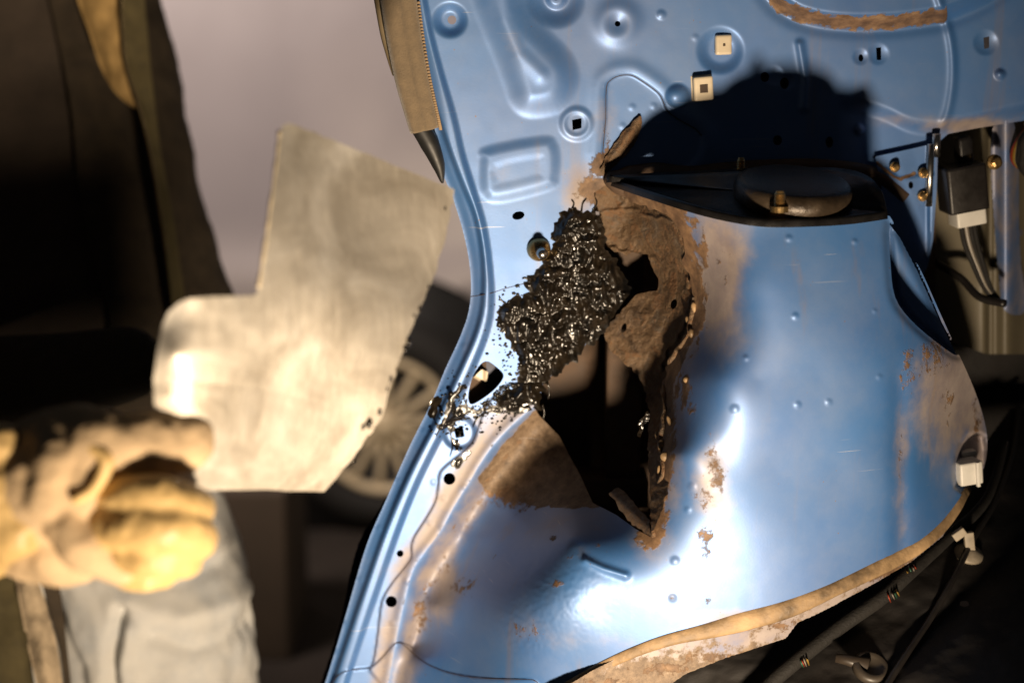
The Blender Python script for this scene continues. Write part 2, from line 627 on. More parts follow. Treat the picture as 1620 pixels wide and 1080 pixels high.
M['inner'] = simple('dark_brown_inner_steel', (0.075, 0.046, 0.028), 0.75, 0, 0.5, 18, 0.5, 90)
M['floor_pan'] = simple('dirty_black_floor', (0.007, 0.005, 0.004), 0.75, 0, 0.6, 14, 0.5, 60)
M['olive'] = simple('dusty_beige_outer_skin', (0.12, 0.102, 0.066), 0.55, 0, 0.12, 8, 0.1, 200)
M['fabric_strip'] = simple('brown_velour_strip', (0.17, 0.125, 0.075), 0.85, 0, 0.2, 90, 0.5, 700, sheen=0.4)
M['rubber'] = simple('black_rubber', (0.012, 0.012, 0.012), 0.5, 0, 0.2, 60)
M['cloth_tape'] = simple('black_cloth_tape', (0.006, 0.0048, 0.0036), 0.8, 0, 0.4, 80, 0.5, 400)
M['wire_red'] = simple('red_wire', (0.22, 0.03, 0.012), 0.4)
M['wire_green'] = simple('green_wire', (0.02, 0.09, 0.05), 0.4)
M['wire_yellow'] = simple('yellow_wire', (0.26, 0.16, 0.03), 0.4)
M['wire_white'] = simple('white_wire', (0.2, 0.175, 0.14), 0.4)
M['jacket'] = simple('dark_brown_jacket_cloth', (0.055, 0.040, 0.025), 0.9, 0, 0.3, 60, 0.5, 500)
M['shirt'] = simple('dark_grey_shirt', (0.075, 0.056, 0.042), 0.95, 0, 0.25, 20, 0.4, 300)
M['jacket_olive'] = simple('olive_jacket_facing', (0.10, 0.08, 0.035), 0.9, 0, 0.2, 60, 0.4, 400)
M['lining'] = simple('tan_suede_lining', (0.42, 0.27, 0.10), 0.85, 0, 0.2, 50, 0.4, 200)
M['fleece'] = simple('beige_fleece_lining', (0.50, 0.39, 0.26), 0.95, 0, 0.2, 60, 0.8, 250)
M['zip'] = simple('dull_brass_zip', (0.16, 0.12, 0.07), 0.35, 0.8, 0.2, 90)
M['suede'] = simple('tan_suede_glove', (0.46, 0.335, 0.20), 0.9, 0, 0.2, 30, 0.5, 150)
M['leather'] = simple('yellow_leather_glove', (0.56, 0.385, 0.16), 0.55, 0, 0.2, 22, 0.3, 120)
M['van_paint'] = simple('pale_grey_van_paint', (0.42, 0.385, 0.39), 0.35, 0, 0.04, 4, coat=0.3)
M['tyre'] = simple('tyre_rubber', (0.014, 0.013, 0.012), 0.75, 0, 0.3, 40, 0.3, 100)
M['rim'] = simple('dusty_alloy', (0.72, 0.60, 0.40), 0.5, 0.2, 0.15, 30)
M['concrete'] = simple('dark_garage_concrete', (0.028, 0.021, 0.016), 0.85, 0, 0.4, 6, 0.4, 60)
M['carton'] = simple('brown_carton', (0.06, 0.043, 0.03), 0.85, 0, 0.2, 10, 0.2, 90)

# ------------------------------------------------------------------ the setting
def flat(name, x0, x1, y0, y1, z, mat):
    V = [(x0, y0, z), (x1, y0, z), (x1, y1, z), (x0, y1, z)]
    return mk(name, V, [(0, 1, 2, 3)], mat, None, False)


tag(flat('garage_floor', -6, 6, -3, 8, 0.0, M['concrete']), kind='structure')

# ------------------------------------------------------------------ the work lamp (stands below the picture) and its added shading plate
wl = thing('work_lamp_stand', cf(LAMP[0], LAMP[1], LAMP[2]) * np.array([1, 1, 0]), 'low halogen work lamp with one folded barn door, below the picture', 'lamp')
aim = nrm(W(900, 560, 1.4) - cf(*LAMP)); lx_, ly_, la_ = frame(aim)
V_, F_ = lathe([(.075, -.03), (.075, -.10), (.05, -.14), (.02, -.15)], cf(*LAMP), aim, 32); mk('lamp_head', V_, F_, M['black_metal'], wl)
zb = float(cf(*LAMP)[2])
V_, F_ = tube([cf(*LAMP) - aim * .11, cf(*LAMP) - aim * .11 - np.array([0, 0, zb - .02])], .012, 12); mk('pole', V_, F_, M['black_metal'], wl)
V_, F_ = lathe([(.14, 0), (.14, .015), (.03, .025)], WL[wl.name] - aim * .11 * np.array([1, 1, 0]), (0, 0, 1), 32); mk('base', V_, F_, M['black_metal'], wl)
shade_ = []
for kx, kz in ((-.90, .465), (-.41, .465), (-.41, .72), (-.90, .72)): shade_.append(cf(LAMP[0] + kx * .5, LAMP[1] + .5, LAMP[2] + kz * .5))
mk('barn_door', shade_ + [p - aim * .002 for p in shade_], [(0, 1, 2, 3), (7, 6, 5, 4), (0, 4, 5, 1), (1, 5, 6, 2), (2, 6, 7, 3), (3, 7, 4, 0)], M['black_metal'], wl, False)  # unseen plate added to throw the dark band across the jacket
V_, F_ = tube([cf(*LAMP) - aim * .05, cf(*LAMP) - lx_ * 0 + np.array([-.09, 0, -.03]), shade_[0]], .004, 8); mk('arm', V_, F_, M['black_metal'], wl)  # arm added to carry the shading plate

# ------------------------------------------------------------------ the car body: fields
NC = nrm([0.14, -0.955, -0.25])          # inner panel normal along the viewing axes
PC = float(NC @ (np.array([(850 - 810) * S, 1, (540 - 400) * S]) * 1.5))


def Dplane(U, V):
    return PC / (NC[0] * (U - 810) * S + NC[1] + NC[2] * (540 - V) * S)


NW = NC[0] * np.array([1.0, 0, 0]) + NC[1] * FW + NC[2] * UPV      # the same normal in world axes
NX = nrm(np.cross(NW, [0, 0, 1.0])); 
if NX[0] < 0: NX = -NX
NZ = np.cross(NX, NW)
if NZ[2] < 0: NZ = -NZ

EDGE = catmull([(597, -70), (640, -30), (652, 30), (668, 100), (684, 180), (697, 262), (718, 318), (736, 380), (745, 440), (742, 490), (727, 535),
                (704, 585), (681, 640), (648, 706), (611, 790), (580, 862), (550, 962), (530, 1030), (505, 1110), (490, 1160)], 5)
LA = catmull([(640, -60), (652, 10), (658, 45), (671, 110), (687, 167), (707, 228), (728, 285), (748, 334), (758, 375), (763, 415), (764, 450), (761, 490), (750, 530),
              (732, 572), (712, 615), (689, 664), (644, 752), (611, 830), (577, 925), (553, 995), (530, 1065), (505, 1150)], 5)
LB = catmull([(660, -60), (674, 10), (683, 57), (699, 118), (718, 183), (732, 244), (747, 293), (763, 346), (771, 387), (776, 430), (778, 465), (776, 500), (766, 538),
              (748, 582), (729, 624), (706, 672), (663, 758), (631, 836), (598, 930), (574, 1000), (552, 1068), (528, 1150)], 5)
RIBPOLY = np.concatenate([LA, LB[::-1]])
RIDGE = catmull([(852, 640), (822, 665), (790, 697), (765, 730), (744, 765), (722, 800), (700, 840), (672, 878), (655, 905), (643, 950), (634, 990), (626, 1030), (615, 1090), (600, 1160)], 4)
BEAD = [(760, -40), (764, 0), (782, 49), (800, 93), (815, 133), (824, 158), (840, 169), (876, 163), (894, 143), (898, 120), (889, 96), (862, 67), (840, 42), (824, 7), (815, -40)]
RECT = catmull([(766, 252), (772, 239), (858, 223), (874, 230), (879, 250), (877, 280), (866, 295), (790, 314), (770, 306), (765, 290)], 4, True)
INSERT = catmull([(957, 262), (958, 190), (959, 140), (966, 127), (980, 120), (997, 119), (1012, 126), (1040, 146), (1049, 160), (1056, 176), (1075, 190), (1110, 215), (1090, 262), (1010, 280)], 3, True)
CRACK = catmull([(1013, 183), (1011, 205), (1000, 228), (978, 248), (956, 268), (955, 258), (968, 236), (985, 212)], 3, True)
SEAM1 = catmull([(803, 608), (783, 626), (768, 645), (757, 676), (748, 699), (735, 713), (700, 742), (694, 760), (690, 790), (674, 820), (656, 848), (651, 865), (651, 882),
                 (640, 898), (622, 920), (606, 946), (601, 972), (598, 1000), (592, 1040), (585, 1060)], 4)
SEAM2 = catmull([(745, 469), (775, 464), (800, 456), (838, 446)], 4)
SEAM3 = catmull([(505, 1100), (522, 1082), (540, 1064), (562, 1058), (586, 1055), (604, 1040), (622, 1020), (632, 1016), (642, 1022), (660, 1038), (680, 1052), (716, 1065),
                 (762, 1072), (830, 1074), (846, 1076), (856, 1086)], 4)
ARCHLINE = catmull([(1180, -60), (1206, -8), (1238, 24), (1280, 42), (1340, 50), (1410, 49), (1470, 42), (1500, 36), (1560, 10), (1620, -30), (1700, -80)], 4)
SWAGE = catmull([(1335, 168), (1375, 172), (1405, 182), (1440, 198), (1478, 203), (1500, 200), (1540, 192), (1620, 174), (1700, 160)], 4)
SWAGE2 = catmull([(1478, -20), (1497, 36), (1506, 80), (1507, 130), (1500, 175), (1490, 200)], 4)

SPOTS_PANEL = [(735, 548), (702, 617), (672, 682), (632, 760), (601, 835), (572, 915), (550, 985), (536, 1030), (745, 600), (702, 787), (681, 827), (643, 919),
               (621, 985), (686, 762), (1000, 170), (1034, 168), (985, 200), (1100, 60), (700, 835), (735, 770)]

RF = TPS([(u, v, o) for u, v, o in [
    (930, 287, .012), (960, 287, -.004), (1000, 300, -.045), (1050, 318, -.086), (1100, 332, -.114), (1160, 347, -.134), (1215, 353, -.143), (1300, 352, -.145), (1405, 341, -.132),
    (1000, 375, -.012), (1050, 380, -.060), (1100, 385, -.102),
    (985, 450, .002), (1060, 450, -.042), (1110, 450, -.096), (1150, 450, -.134), (1200, 450, -.157), (1280, 450, -.161), (1400, 450, -.148),
    (960, 560, .01), (985, 590, .0), (1040, 600, -.055), (1090, 600, -.122), (1140, 600, -.166), (1200, 600, -.176), (1300, 600, -.174), (1420, 600, -.158), (1500, 600, -.118), (1545, 640, -.072),
    (1480, 500, -.122), (1450, 430, -.132),
    (1032, 720, -.100), (1075, 720, -.160), (1130, 720, -.176), (1230, 740, -.179), (1330, 750, -.174), (1430, 760, -.160), (1500, 780, -.126), (1550, 740, -.088),
    (1030, 848, -.158), (1120, 850, -.177), (1230, 850, -.183), (1330, 880, -.180), (1430, 860, -.164), (1480, 850, -.144),
    (1300, 955, -.184), (1150, 960, -.183), (1050, 960, -.176), (950, 960, -.166), (870, 955, -.152), (800, 970, -.106), (740, 985, -.050),
    (935, 795, -.074), (980, 830, -.126), (905, 850, -.124), (840, 880, -.092), (890, 750, -.020), (858, 700, .004), (805, 790, -.008), (765, 850, -.012), (722, 905, -.002), (690, 960, -.008),
    (780, 900, -.050), (860, 830, -.066),
    (675, 1040, -.018), (730, 1060, -.060), (800, 1060, -.115), (900, 1060, -.154), (1000, 1060, -.170), (1100, 1040, -.181), (800, 1150, -.12), (950, 1150, -.16), (680, 1130, -.04),
    ]] + [(u, v, -0.001) for u, v in RIDGE[::4]] + [(u - 25, v - 12, 0.0) for u, v in RIDGE[::4]] + [(u + 22, v + 12, 0.012) for u, v in RIDGE[2:-8:4]], 2e-5)

SPOTS_ARCH = [(1248, 377, 6), (1258, 500, 6), (1262, 640, 6), (1311, 636, 6), (1162, 647, 8), (1095, 770, 8), (1088, 806, 6), (1391, 596, 5), (1352, 382, 5), (1384, 492, 4),
              (1180, 566, 5), (1068, 887, 8), (1064, 945, 7)]


def seam_side(U, V, line):
    """closed region lying to the right of / below a seam line"""
    return line


def Dpanel(U, V):
    D = Dplane(U, V)
    D = D + 0.00 * U
    # flange: rib pressed along the door aperture, edge rolled slightly back
    s = np.full(U.shape, 999.0); m = U < 860
    s[m] = sdf(U[m], V[m], RIBPOLY)
    D += -0.008 * sstep(4, -5, s)
    e = np.full(U.shape, 999.0); e[m] = ldist(U[m], V[m], EDGE)
    D += 0.006 * sstep(26, 0, e) ** 1.5
    D += emboss(U, V, catmull(BEAD, 4, True), 0.0075, 44)
    cl = ldist(np.clip(U, 740, 920), np.clip(V, -60, 200), [(789, -40), (800, 30), (822, 85), (856, 118)])
    D += -0.0016 * np.exp(-(cl / 12) ** 2) * (U > 740) * (U < 920) * (V < 190)
    D += emboss(U, V, RECT, 0.0028, 20)
    D += emboss(U, V, catmull([(783, 262), (850, 247), (858, 255), (857, 275), (850, 281), (790, 295), (783, 288)], 3, True), -0.0006, 14)
    # round pressings
    D += ring(U, V, (977, 36), 22, 15, 0.003)
    q = np.hypot(U - 880, V + 2); D += 0.007 * sstep(50, 18, q) - 0.004 * sstep(20, 8, q)
    q = np.hypot(U - 712, V - 32); D += 0.007 * sstep(30, 12, q)
    q = np.hypot(U - 912, V - 196); D += -0.0018 * sstep(30, 20, q) + 0.001 * sstep(20, 14, q)
    q = np.hypot(U - 727, V - 684); D += 0.0035 * sstep(29, 20, q)
    q = np.hypot(U - 1140, V - 80); D += 0.006 * sstep(40, 18, q)
    D += dome(U, V, (1072, 152), 19, 0.008)
    D += dome(U, V, (1046, 24), 8, 0.0015)
    # insert plate and its raised surround
    box = (900, 60, 1180, 330)
    si = local(lambda a, b: sdf(a, b, INSERT) - 1e3)(U, V, box) + 1e3
    D += 0.0018 * sstep(1.6, -1.6, si) - 0.0013 * np.exp(-((si - 12) / 11) ** 2)
    sc = local(lambda a, b: sdf(a, b, CRACK) - 1e3)(U, V, box) + 1e3
    D += -0.002 * sstep(2.5, -11, sc)
    # window opening lip
    below = ldist(U, V, ARCHLINE)
    yl = np.interp(U, ARCHLINE[:, 0], ARCHLINE[:, 1])
    up = (V < yl) & (U > 1180)
    D += np.where(up, -0.024 * sstep(0, 30, below) , 0) + 0.002 * np.exp(-(below / 10) ** 2) * (U > 1170)
    # swages at the right
    ys = np.interp(U, SWAGE[:, 0], SWAGE[:, 1])
    D += 0.012 * sstep(-14, 14, V - ys) * sstep(1320, 1380, U)
    q = ldist(U, V, SWAGE2); D += -0.003 * np.exp(-(q / 6) ** 2)
    for c, r, h in (((1362, 90), 13, -.002), ((1390, 86), 17, -.002), ((1560, 68), 20, -.003), ((1582, 118), 9, .006), ((1360, 205), 9, .005), ((1225, 120), 16, -.002), ((1245, 130), 12, -.002)):
        D += dome(U, V, c, r, h)
    D += -0.004 * np.exp(-(ldist(U, V, [(1265, 70), (1275, 130), (1272, 170)]) / 6) ** 2)
    # overlapping sheets: small steps along the seams
    P1 = np.concatenate([SEAM1, [(700, 1200), (1000, 1200), (1000, 600)]])
    D += emboss(U, V, P1, 0.0013, 2.5, 5)
    P3 = np.concatenate([SEAM3, [(860, 1200), (480, 1200)]])
    D += emboss(U, V, P3, 0.0018, 2.5, 5)
    for c in SPOTS_PANEL: D += dome(U, V, c, 6, 0.0006)
    D += -0.0025 * np.exp(-(ldist(U, V, RIDGE - np.array([4, 2])) / 9) ** 2)
    D += -0.0008 * (fbm(U / 90, V / 90, 3, 5) - .5)
    return D


def Darch(U, V):
    D = Dplane(U, V) + 1.22 * RF(U, V)
    # crease and vertical band at the right
    D += 0.004 * np.exp(-((U - 1424 - (V - 700) * 0.01) / 16) ** 2) * sstep(540, 620, V)
    # side pocket
    global POCKET
    POCKET = catmull([(1408, 352), (1432, 385), (1460, 440), (1490, 510), (1516, 562), (1480, 540), (1440, 505), (1416, 470), (1409, 420)], 3, True)
    pk = local(lambda a, b: sdf(a, b, POCKET) - 1e3)(U, V, (1380, 320, 1550, 600)) + 1e3
    D += .006 * np.exp(-(pk / 7) ** 2)
    D += emboss(U, V, catmull([(1520, 700), (1556, 690), (1552, 768), (1512, 770)], 3, True), -0.02, 10)
    du = U - np.interp(V, RIDGE[:, 1], RIDGE[:, 0])
    w = np.where(V > 630, sstep(-6, 30, du), 1.0)
    D = (1 - w) * (Dplane(U, V) - .0005) + w * D
    D += -0.0025 * np.exp(-(ldist(U, V, RIDGE - np.array([4, 2])) / 9) ** 2)
    for u, v, r in SPOTS_ARCH: D += dome(U, V, (u, v), r, 0.0012)
    D += -0.004 * np.exp(-(ldist(U, V, [(926, 886), (955, 899), (990, 910)]) / 6) ** 2)
    D += emboss(U, V, np.concatenate([SEAM3, [(860, 1200), (480, 1200)]]), 0.0018, 2.5, 5)
    # beaten, slightly uneven sheet
    D += -0.0030 * (fbm(U / 190, V / 190, 2, 9) - .5) - 0.00022 * (fbm(U / 34, V / 34, 2, 3) - .5)
    g = np.exp(-(((U - 870) / 75) ** 2 + ((V - 930) / 80) ** 2)) + np.exp(-(((U - 830) / 45) ** 2 + ((V - 995) / 40) ** 2))
    D += -0.0009 * np.clip(g, 0, 1) * fbm(U / 4.5, V / 4.5, 2, 31)
    return D


def blobs(lst):
    def f(U, V):
        a = np.zeros(U.shape)
        for u, v, ru, rv, s in lst:
            a = np.maximum(a, s * np.exp(-(((U - u) / ru) ** 2 + ((V - v) / rv) ** 2)))
        return a
    return f


def lines(lst):
    def f(U, V):
        a = np.zeros(U.shape)
        for ln, w, s in lst: a = np.maximum(a, s * np.exp(-(ldist(U, V, ln) / w) ** 2))
        return a
    return f


def mx(*fs): return lambda U, V: np.maximum.reduce([f(U, V) for f in fs])


# ------------------------------------------------------------------ the car body: outlines
HOLE_LO = rough_poly([(955, 526), (962, 548), (985, 572), (1010, 594), (1022, 622), (1027, 655), (1024, 700), (1027, 760), (1029, 800), (1029, 849), (1005, 836), (975, 814), (938, 795),
                      (918, 752), (885, 690), (852, 656), (853, 626), (866, 602), (900, 577)], 8, 1.0, 3)
TORN_EDGE = [(958, 286), (985, 300), (1000, 318), (1035, 332), (1062, 345), (1078, 370), (1083, 392), (1078, 412), (1090, 432), (1096, 470), (1092, 510), (1075, 545), (1056, 575), (1046, 610),
             (1050, 650), (1040, 700), (1045, 740), (1036, 790), (1030, 849)]
TORN = rough_poly(TORN_EDGE, 7, 2.0, 8, False)

panel_outer = np.concatenate([EDGE, RIDGE[::-1] + np.array([-2, -2]),
                              rough_poly([(852, 640), (853, 626), (864, 600), (892, 574), (930, 540), (960, 490), (950, 440), (946, 402)], 8, 1.5, 6, False),
                              [(944, 402), (940, 372), (940, 340), (940, 305), (962, 290), (1030, 302), (1150, 335), (1300, 352), (1420, 440), (1455, 448), (1468, 420), (1476, 380), (1482, 300), (1484, 226), (1500, 212), (1540, 204), (1700, 178), (1700, -80), (620, -80)]])


def circ(c, r, n=20, ry=None, rot=0):
    ry = ry or r
    out = []
    for i in range(n):
        t = 2 * math.pi * i / n
        x, y = r * math.cos(t), ry * math.sin(t)
        out.append((c[0] + x * math.cos(rot) - y * math.sin(rot), c[1] + x * math.sin(rot) + y * math.cos(rot)))
    return out


OPENING = catmull([(749, 593), (760, 576), (771, 571), (784, 579), (796, 591), (794, 602), (778, 620), (749, 639), (741, 633), (742, 616)], 3, True)
panel_holes = [circ((715, 32), 7), [(905, 190), (920, 187), (920, 203), (906, 206)], circ((820, 341), 10, 20, 6.5, -0.25), OPENING,
               [(718, 678), (732, 672), (735, 690), (721, 693)], circ((711, 757), 9.5), circ((633, 875), 5.5), circ((619, 951), 9), circ((852, 393), 6),
               circ((879, -6), 7), circ((977, 38), 4.5), [(1386, 76), (1394, 75), (1394, 95), (1387, 96)], circ((1362, 92), 4, 12, 6), [(1556, 60), (1565, 58), (1565, 76), (1557, 78)],
               circ((1210, 122), 7, 14, 8), circ((1241, 132), 7, 14, 9), circ((1230, 222), 7, 14, 8), circ((1312, 225), 6, 12, 9), [(1437, 288), (1444, 286), (1444, 299), (1438, 300)],
               circ((1384, 248), 3, 10)]

# ------------------------------------------------------------------ the car body: build
car = thing('car_body', W(1100, 1080, 1.6) * np.array([1, 1, 0]) + np.array([0, 0, 0.40]), 'stripped blue car body with a rusted-through wheel arch and strut tower', 'car body')

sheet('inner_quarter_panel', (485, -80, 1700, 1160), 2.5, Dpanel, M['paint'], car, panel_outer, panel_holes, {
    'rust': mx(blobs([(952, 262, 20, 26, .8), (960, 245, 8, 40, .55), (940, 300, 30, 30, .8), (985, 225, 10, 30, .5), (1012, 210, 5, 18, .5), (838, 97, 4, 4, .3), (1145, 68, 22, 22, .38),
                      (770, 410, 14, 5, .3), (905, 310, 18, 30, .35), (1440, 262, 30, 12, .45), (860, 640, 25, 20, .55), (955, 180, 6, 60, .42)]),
               lambda U, V: np.where((U > 1215) & (U < 1500), lines([(ARCHLINE - np.array([0, 14]), 15, .85)])(U, V), 0), lines([(RIDGE, 9, .30), ([(1270, 45), (1490, 44)], 8, .2)])),  # lip band: brown floor reflection painted in; ridge line is rust
    'grime': mx(lines([(RIDGE - np.array([16, 8]), 24, .75)]), blobs([(920, 300, 40, 50, .8), (820, 80, 30, 60, .35), (960, 190, 30, 70, .42), (1540, 200, 90, 20, .9), (1440, 190, 90, 18, .45), (800, 270, 60, 40, .3), (780, 670, 60, 40, .5)])),  # left of the ridge a warm sheen is painted in beige; rest is grime
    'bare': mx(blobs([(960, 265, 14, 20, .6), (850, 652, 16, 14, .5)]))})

wheel_outer = np.concatenate([TORN, [(1029, 849), (1005, 836), (975, 814), (938, 795), (918, 752), (885, 690), (852, 656), (848, 648)], RIDGE[1:] + np.array([-10, -5]),
                              [(700, 1160), (840, 1160)], catmull([(868, 1110), (905, 1076), (950, 1050), (1005, 1025), (1060, 1006), (1120, 992), (1180, 976), (1240, 962), (1290, 940), (1350, 912),
                              (1405, 885), (1450, 862), (1485, 832), (1510, 800), (1530, 770), (1556, 740), (1562, 695), (1553, 650), (1535, 600), (1510, 545), (1485, 490), (1458, 430), (1430, 380), (1407, 341)], 3),
                              catmull([(1405, 341), (1350, 349), (1290, 353), (1215, 354), (1160, 347), (1100, 333), (1030, 311), (985, 296), (958, 286)], 3)])

Darch(np.array([1.0]), np.array([1.0]))
sheet('side_pocket', (1390, 335, 1545, 590), 4, lambda U, V: Darch(U, V) + .04 + .0003 * (1500 - U), M['paint'], car, np.array([(1400, 346), (1424, 376), (1452, 430), (1480, 492), (1508, 550), (1520, 575), (1470, 548), (1430, 512), (1402, 470)]), [], {'rust': lambda U, V: U * 0 + .1, 'grime': lambda U, V: U * 0 + .3, 'bare': lambda U, V: U * 0})
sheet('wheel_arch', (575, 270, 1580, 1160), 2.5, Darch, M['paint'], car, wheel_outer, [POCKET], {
    'rust': mx(lines([(TORN_EDGE, 26, .95), (RIDGE[6:-12] + np.array([24, 11]), 22, .40)]),
               blobs([(1112, 400, 16, 50, .6), (1085, 350, 40, 14, .6), (1130, 740, 26, 70, .52), (1112, 850, 22, 60, .5), (1120, 780, 30, 30, .5), (1080, 620, 26, 60, .6), (880, 922, 26, 10, .5),
                      (945, 862, 16, 8, .55), (960, 872, 8, 4, .4), (878, 852, 16, 8, .5), (910, 880, 30, 14, .42), (940, 895, 20, 8, .5), (830, 995, 40, 24, .45), (730, 925, 34, 34, .46), (715, 880, 24, 50, .42),
                      (665, 975, 22, 50, .55), (780, 880, 14, 12, .42), (810, 790, 60, 26, .6), (1478, 560, 34, 50, .52), (1500, 640, 16, 40, .55), (1425, 720, 13, 140, .42), (1440, 590, 30, 60, .45),
                      (1120, 950, 12, 12, .5), (1240, 935, 16, 10, .3), (1060, 700, 16, 90, .7), (1140, 420, 40, 60, .3), (1150, 570, 20, 60, .25), (720, 840, 18, 26, .45), (1068, 887, 7, 6, .5), (1064, 945, 7, 5, .5),
                      (1545, 660, 12, 60, .5), (1130, 340, 50, 10, .45)])),
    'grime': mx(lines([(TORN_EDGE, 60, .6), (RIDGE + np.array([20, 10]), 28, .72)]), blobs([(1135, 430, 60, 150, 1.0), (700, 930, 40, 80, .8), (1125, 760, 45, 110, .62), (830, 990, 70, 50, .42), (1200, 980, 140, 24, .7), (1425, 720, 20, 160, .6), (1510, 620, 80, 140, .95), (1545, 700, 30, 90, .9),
                                                                  (950, 1010, 150, 30, .35), (700, 920, 50, 90, .55), (1110, 370, 80, 40, .7), (870, 830, 70, 30, .4), (1000, 940, 160, 60, .3), (640, 1070, 30, 30, .6)])),
    'bare': mx(lambda U, V: sstep(14, -10, sdf(U, V, [(856, 640), (890, 690), (945, 800), (905, 802), (850, 800), (800, 786), (768, 775), (758, 755), (800, 700)])) * .95, lines([(TORN_EDGE[:12], 12, .7)]))})

# rusted reinforcement sheets behind the torn edge
INNER = TPS([(930, 290, .004), (960, 290, .002), (1000, 330, -.006), (1050, 350, -.058), (1090, 380, -.092), (960, 400, .008), (1020, 410, -.012), (1080, 430, -.062), (1110, 500, -.092), (960, 530, .0), (1000, 500, -.012),
             (1040, 480, -.026), (1090, 500, -.074), (1000, 580, -.018), (1040, 620, -.04), (1060, 700, -.11), (1040, 850, -.18), (1060, 560, -.05)], 1e-4)


def Dinner(U, V):
    D = Dplane(U, V) + 1.22 * INNER(U, V) + 0.004 - 0.005 * (fbm(U / 40, V / 40, 4, 2) - .5) - 0.0016 * fbm(U / 7, V / 7, 3, 8)
    for ln, w, h in FLAKES: D += -h * np.exp(-(ldist(U, V, ln) / w) ** 2)
    return D


FLAKES = [(rough_poly([(950, 338), (975, 332), (1000, 330), (1022, 342), (1046, 344), (1066, 360), (1082, 388), (1080, 418)], 7, 2.2, 71, False), 3.0, .0032),
          (rough_poly([(958, 392), (985, 398), (1010, 404), (1040, 410), (1076, 420)], 6, 1.6, 72, False), 3.2, .0030),
          (rough_poly([(985, 300), (990, 318), (975, 330)], 6, 1.6, 73, False), 2.5, .0025), (rough_poly([(930, 330), (936, 305), (950, 288)], 6, 1.6, 74, False), 3.0, .004),
          (rough_poly([(1086, 440), (1092, 470), (1086, 505), (1070, 535), (1052, 560), (1044, 590)], 6, 2.0, 75, False), 3.5, .004),
          (rough_poly([(1050, 430), (1062, 460), (1050, 500), (1030, 540)], 8, 3.0, 76, False), 7, .002)]


up_flap = rough_poly([(912, 330), (918, 300), (940, 276), (965, 284), (1070, 330), (1100, 365), (1106, 420), (1075, 418), (1040, 403), (1000, 400), (972, 399), (957, 388), (952, 355), (948, 335)], 8, 1.6, 12)
sheet('rusted_flap', (900, 265, 1130, 440), 1.5, Dinner, M['rusty'], car, up_flap, [])
lo_flap = rough_poly([(1022, 398), (1045, 396), (1080, 404), (1110, 418), (1116, 520), (1075, 600), (1060, 660), (1064, 740), (1050, 800), (1031, 842), (1029, 800), (1027, 760), (1025, 700), (1028, 655), (1022, 622), (1010, 594), (985, 572),
                      (962, 548), (956, 528), (966, 510), (990, 484), (1008, 466), (1022, 462), (1040, 459), (1042, 447), (1036, 430), (1028, 414)], 5, 1.5, 13)
sheet('rusted_flap', (945, 385, 1130, 855), 1.7, lambda U, V: Dinner(U, V) - 0.004 + .006 * sstep(470, 420, V), M['rusty'], car, lo_flap, [circ((987, 519), 4, 12, 8, .3), circ((1066, 481), 5, 12, 8, .3)])
# welted bead of old sealer along the torn edge
for k, (a, b, r) in enumerate([(9, 13, .0026), (13, 19, .0030)]):
    pts = np.array([(u + random.uniform(-3, 3) + 3, v) for u, v in catmull(TORN_EDGE[a:b], 4)])
    rr = [r * random.uniform(.5, 1.3) for _ in pts]
    V_, F_ = tube(W(pts[:, 0], pts[:, 1], Darch(pts[:, 0], pts[:, 1]) - .0005), rr, 8)
    mk('sealer_bead', V_, F_, M['rusty'], car)
glob_me = None
for (u, v, a, b, rot) in [(1098, 486, 5, 10, .2), (1090, 508, 5, 11, .5), (1094, 527, 5, 9, .2), (1060, 668, 4, 14, .4), (1047, 705, 7, 12, .2), (1052, 722, 8, 9, .9), (1044, 745, 5, 12, .1), (1085, 600, 5, 6, .2), (1040, 690, 4, 9, .3), (1042, 770, 4, 7, 0)]:
    V_, F_ = lathe([(0.0003, -.5), (.6, -.4), (.9, -.1), (.95, .15), (.7, .6), (.3, .9), (.001, 1.0)], (0, 0, 0), (0, 0, 1), 12)
    V_ = np.array(V_)
    c, s_ = math.cos(rot), math.sin(rot)
    uu = u + (V_[:, 0] * a * c + V_[:, 1] * b * s_); vv = v + (-V_[:, 0] * a * s_ + V_[:, 1] * b * c)
    mk('sealer_drop', W(uu, vv, Darch(np.array([float(u)]), np.array([float(v)]))[0] - V_[:, 2] * .0035 - .001), F_, simple_drop if False else M['sealer'], car)

# ragged curl of metal at the bottom corner of the hole
def Dcurl(U, V):
    t = ((U - 960) * .75 + (V - 772) * .66)
    return Dplane(U, V) - 0.14 - .0011 * (t) + .03 * (np.abs((U - 960) * .66 - (V - 772) * .75) / 30) ** 2
sheet('curled_strip', (950, 760, 1035, 850), 1.5, Dcurl, M['rusty'], car, rough_poly([(962, 780), (978, 770), (995, 785), (1012, 806), (1028, 822), (1029, 848), (1000, 830), (985, 810), (975, 796)], 5, 1.0, 4), [])
sheet('tar_strand', (1005, 640, 1030, 700), 1.2, lambda U, V: Dplane(U, V) - .095 - .004 * fbm(U / 5, V / 5, 3, 2), M['tar'], car, rough_poly([(1026, 640), (1028, 662), (1018, 672), (1013, 692), (1009, 690), (1010, 668), (1020, 658)], 4, 1.2, 5), [])
# bracket bits seen inside the oblong opening
sheet('inner_bracket', (735, 565, 805, 645), 2.0, lambda U, V: Dplane(U, V) + .016 + .012 * sstep(600, 604, V - (U - 760) * .5) + .006 * sstep(765, 768, U), M['nylon'], car,
      [(740, 640), (746, 600), (762, 584), (772, 588), (770, 606), (790, 618), (770, 634)], [[(752, 607), (766, 613), (772, 606), (762, 600)]])
sheet('inner_bracket', (735, 565, 815, 645), 2.0, lambda U, V: Dplane(U, V) + .030 + .3 * (U - 780) * .0006, M['inner'], car, [(730, 560), (815, 560), (815, 650), (730, 650)], [])

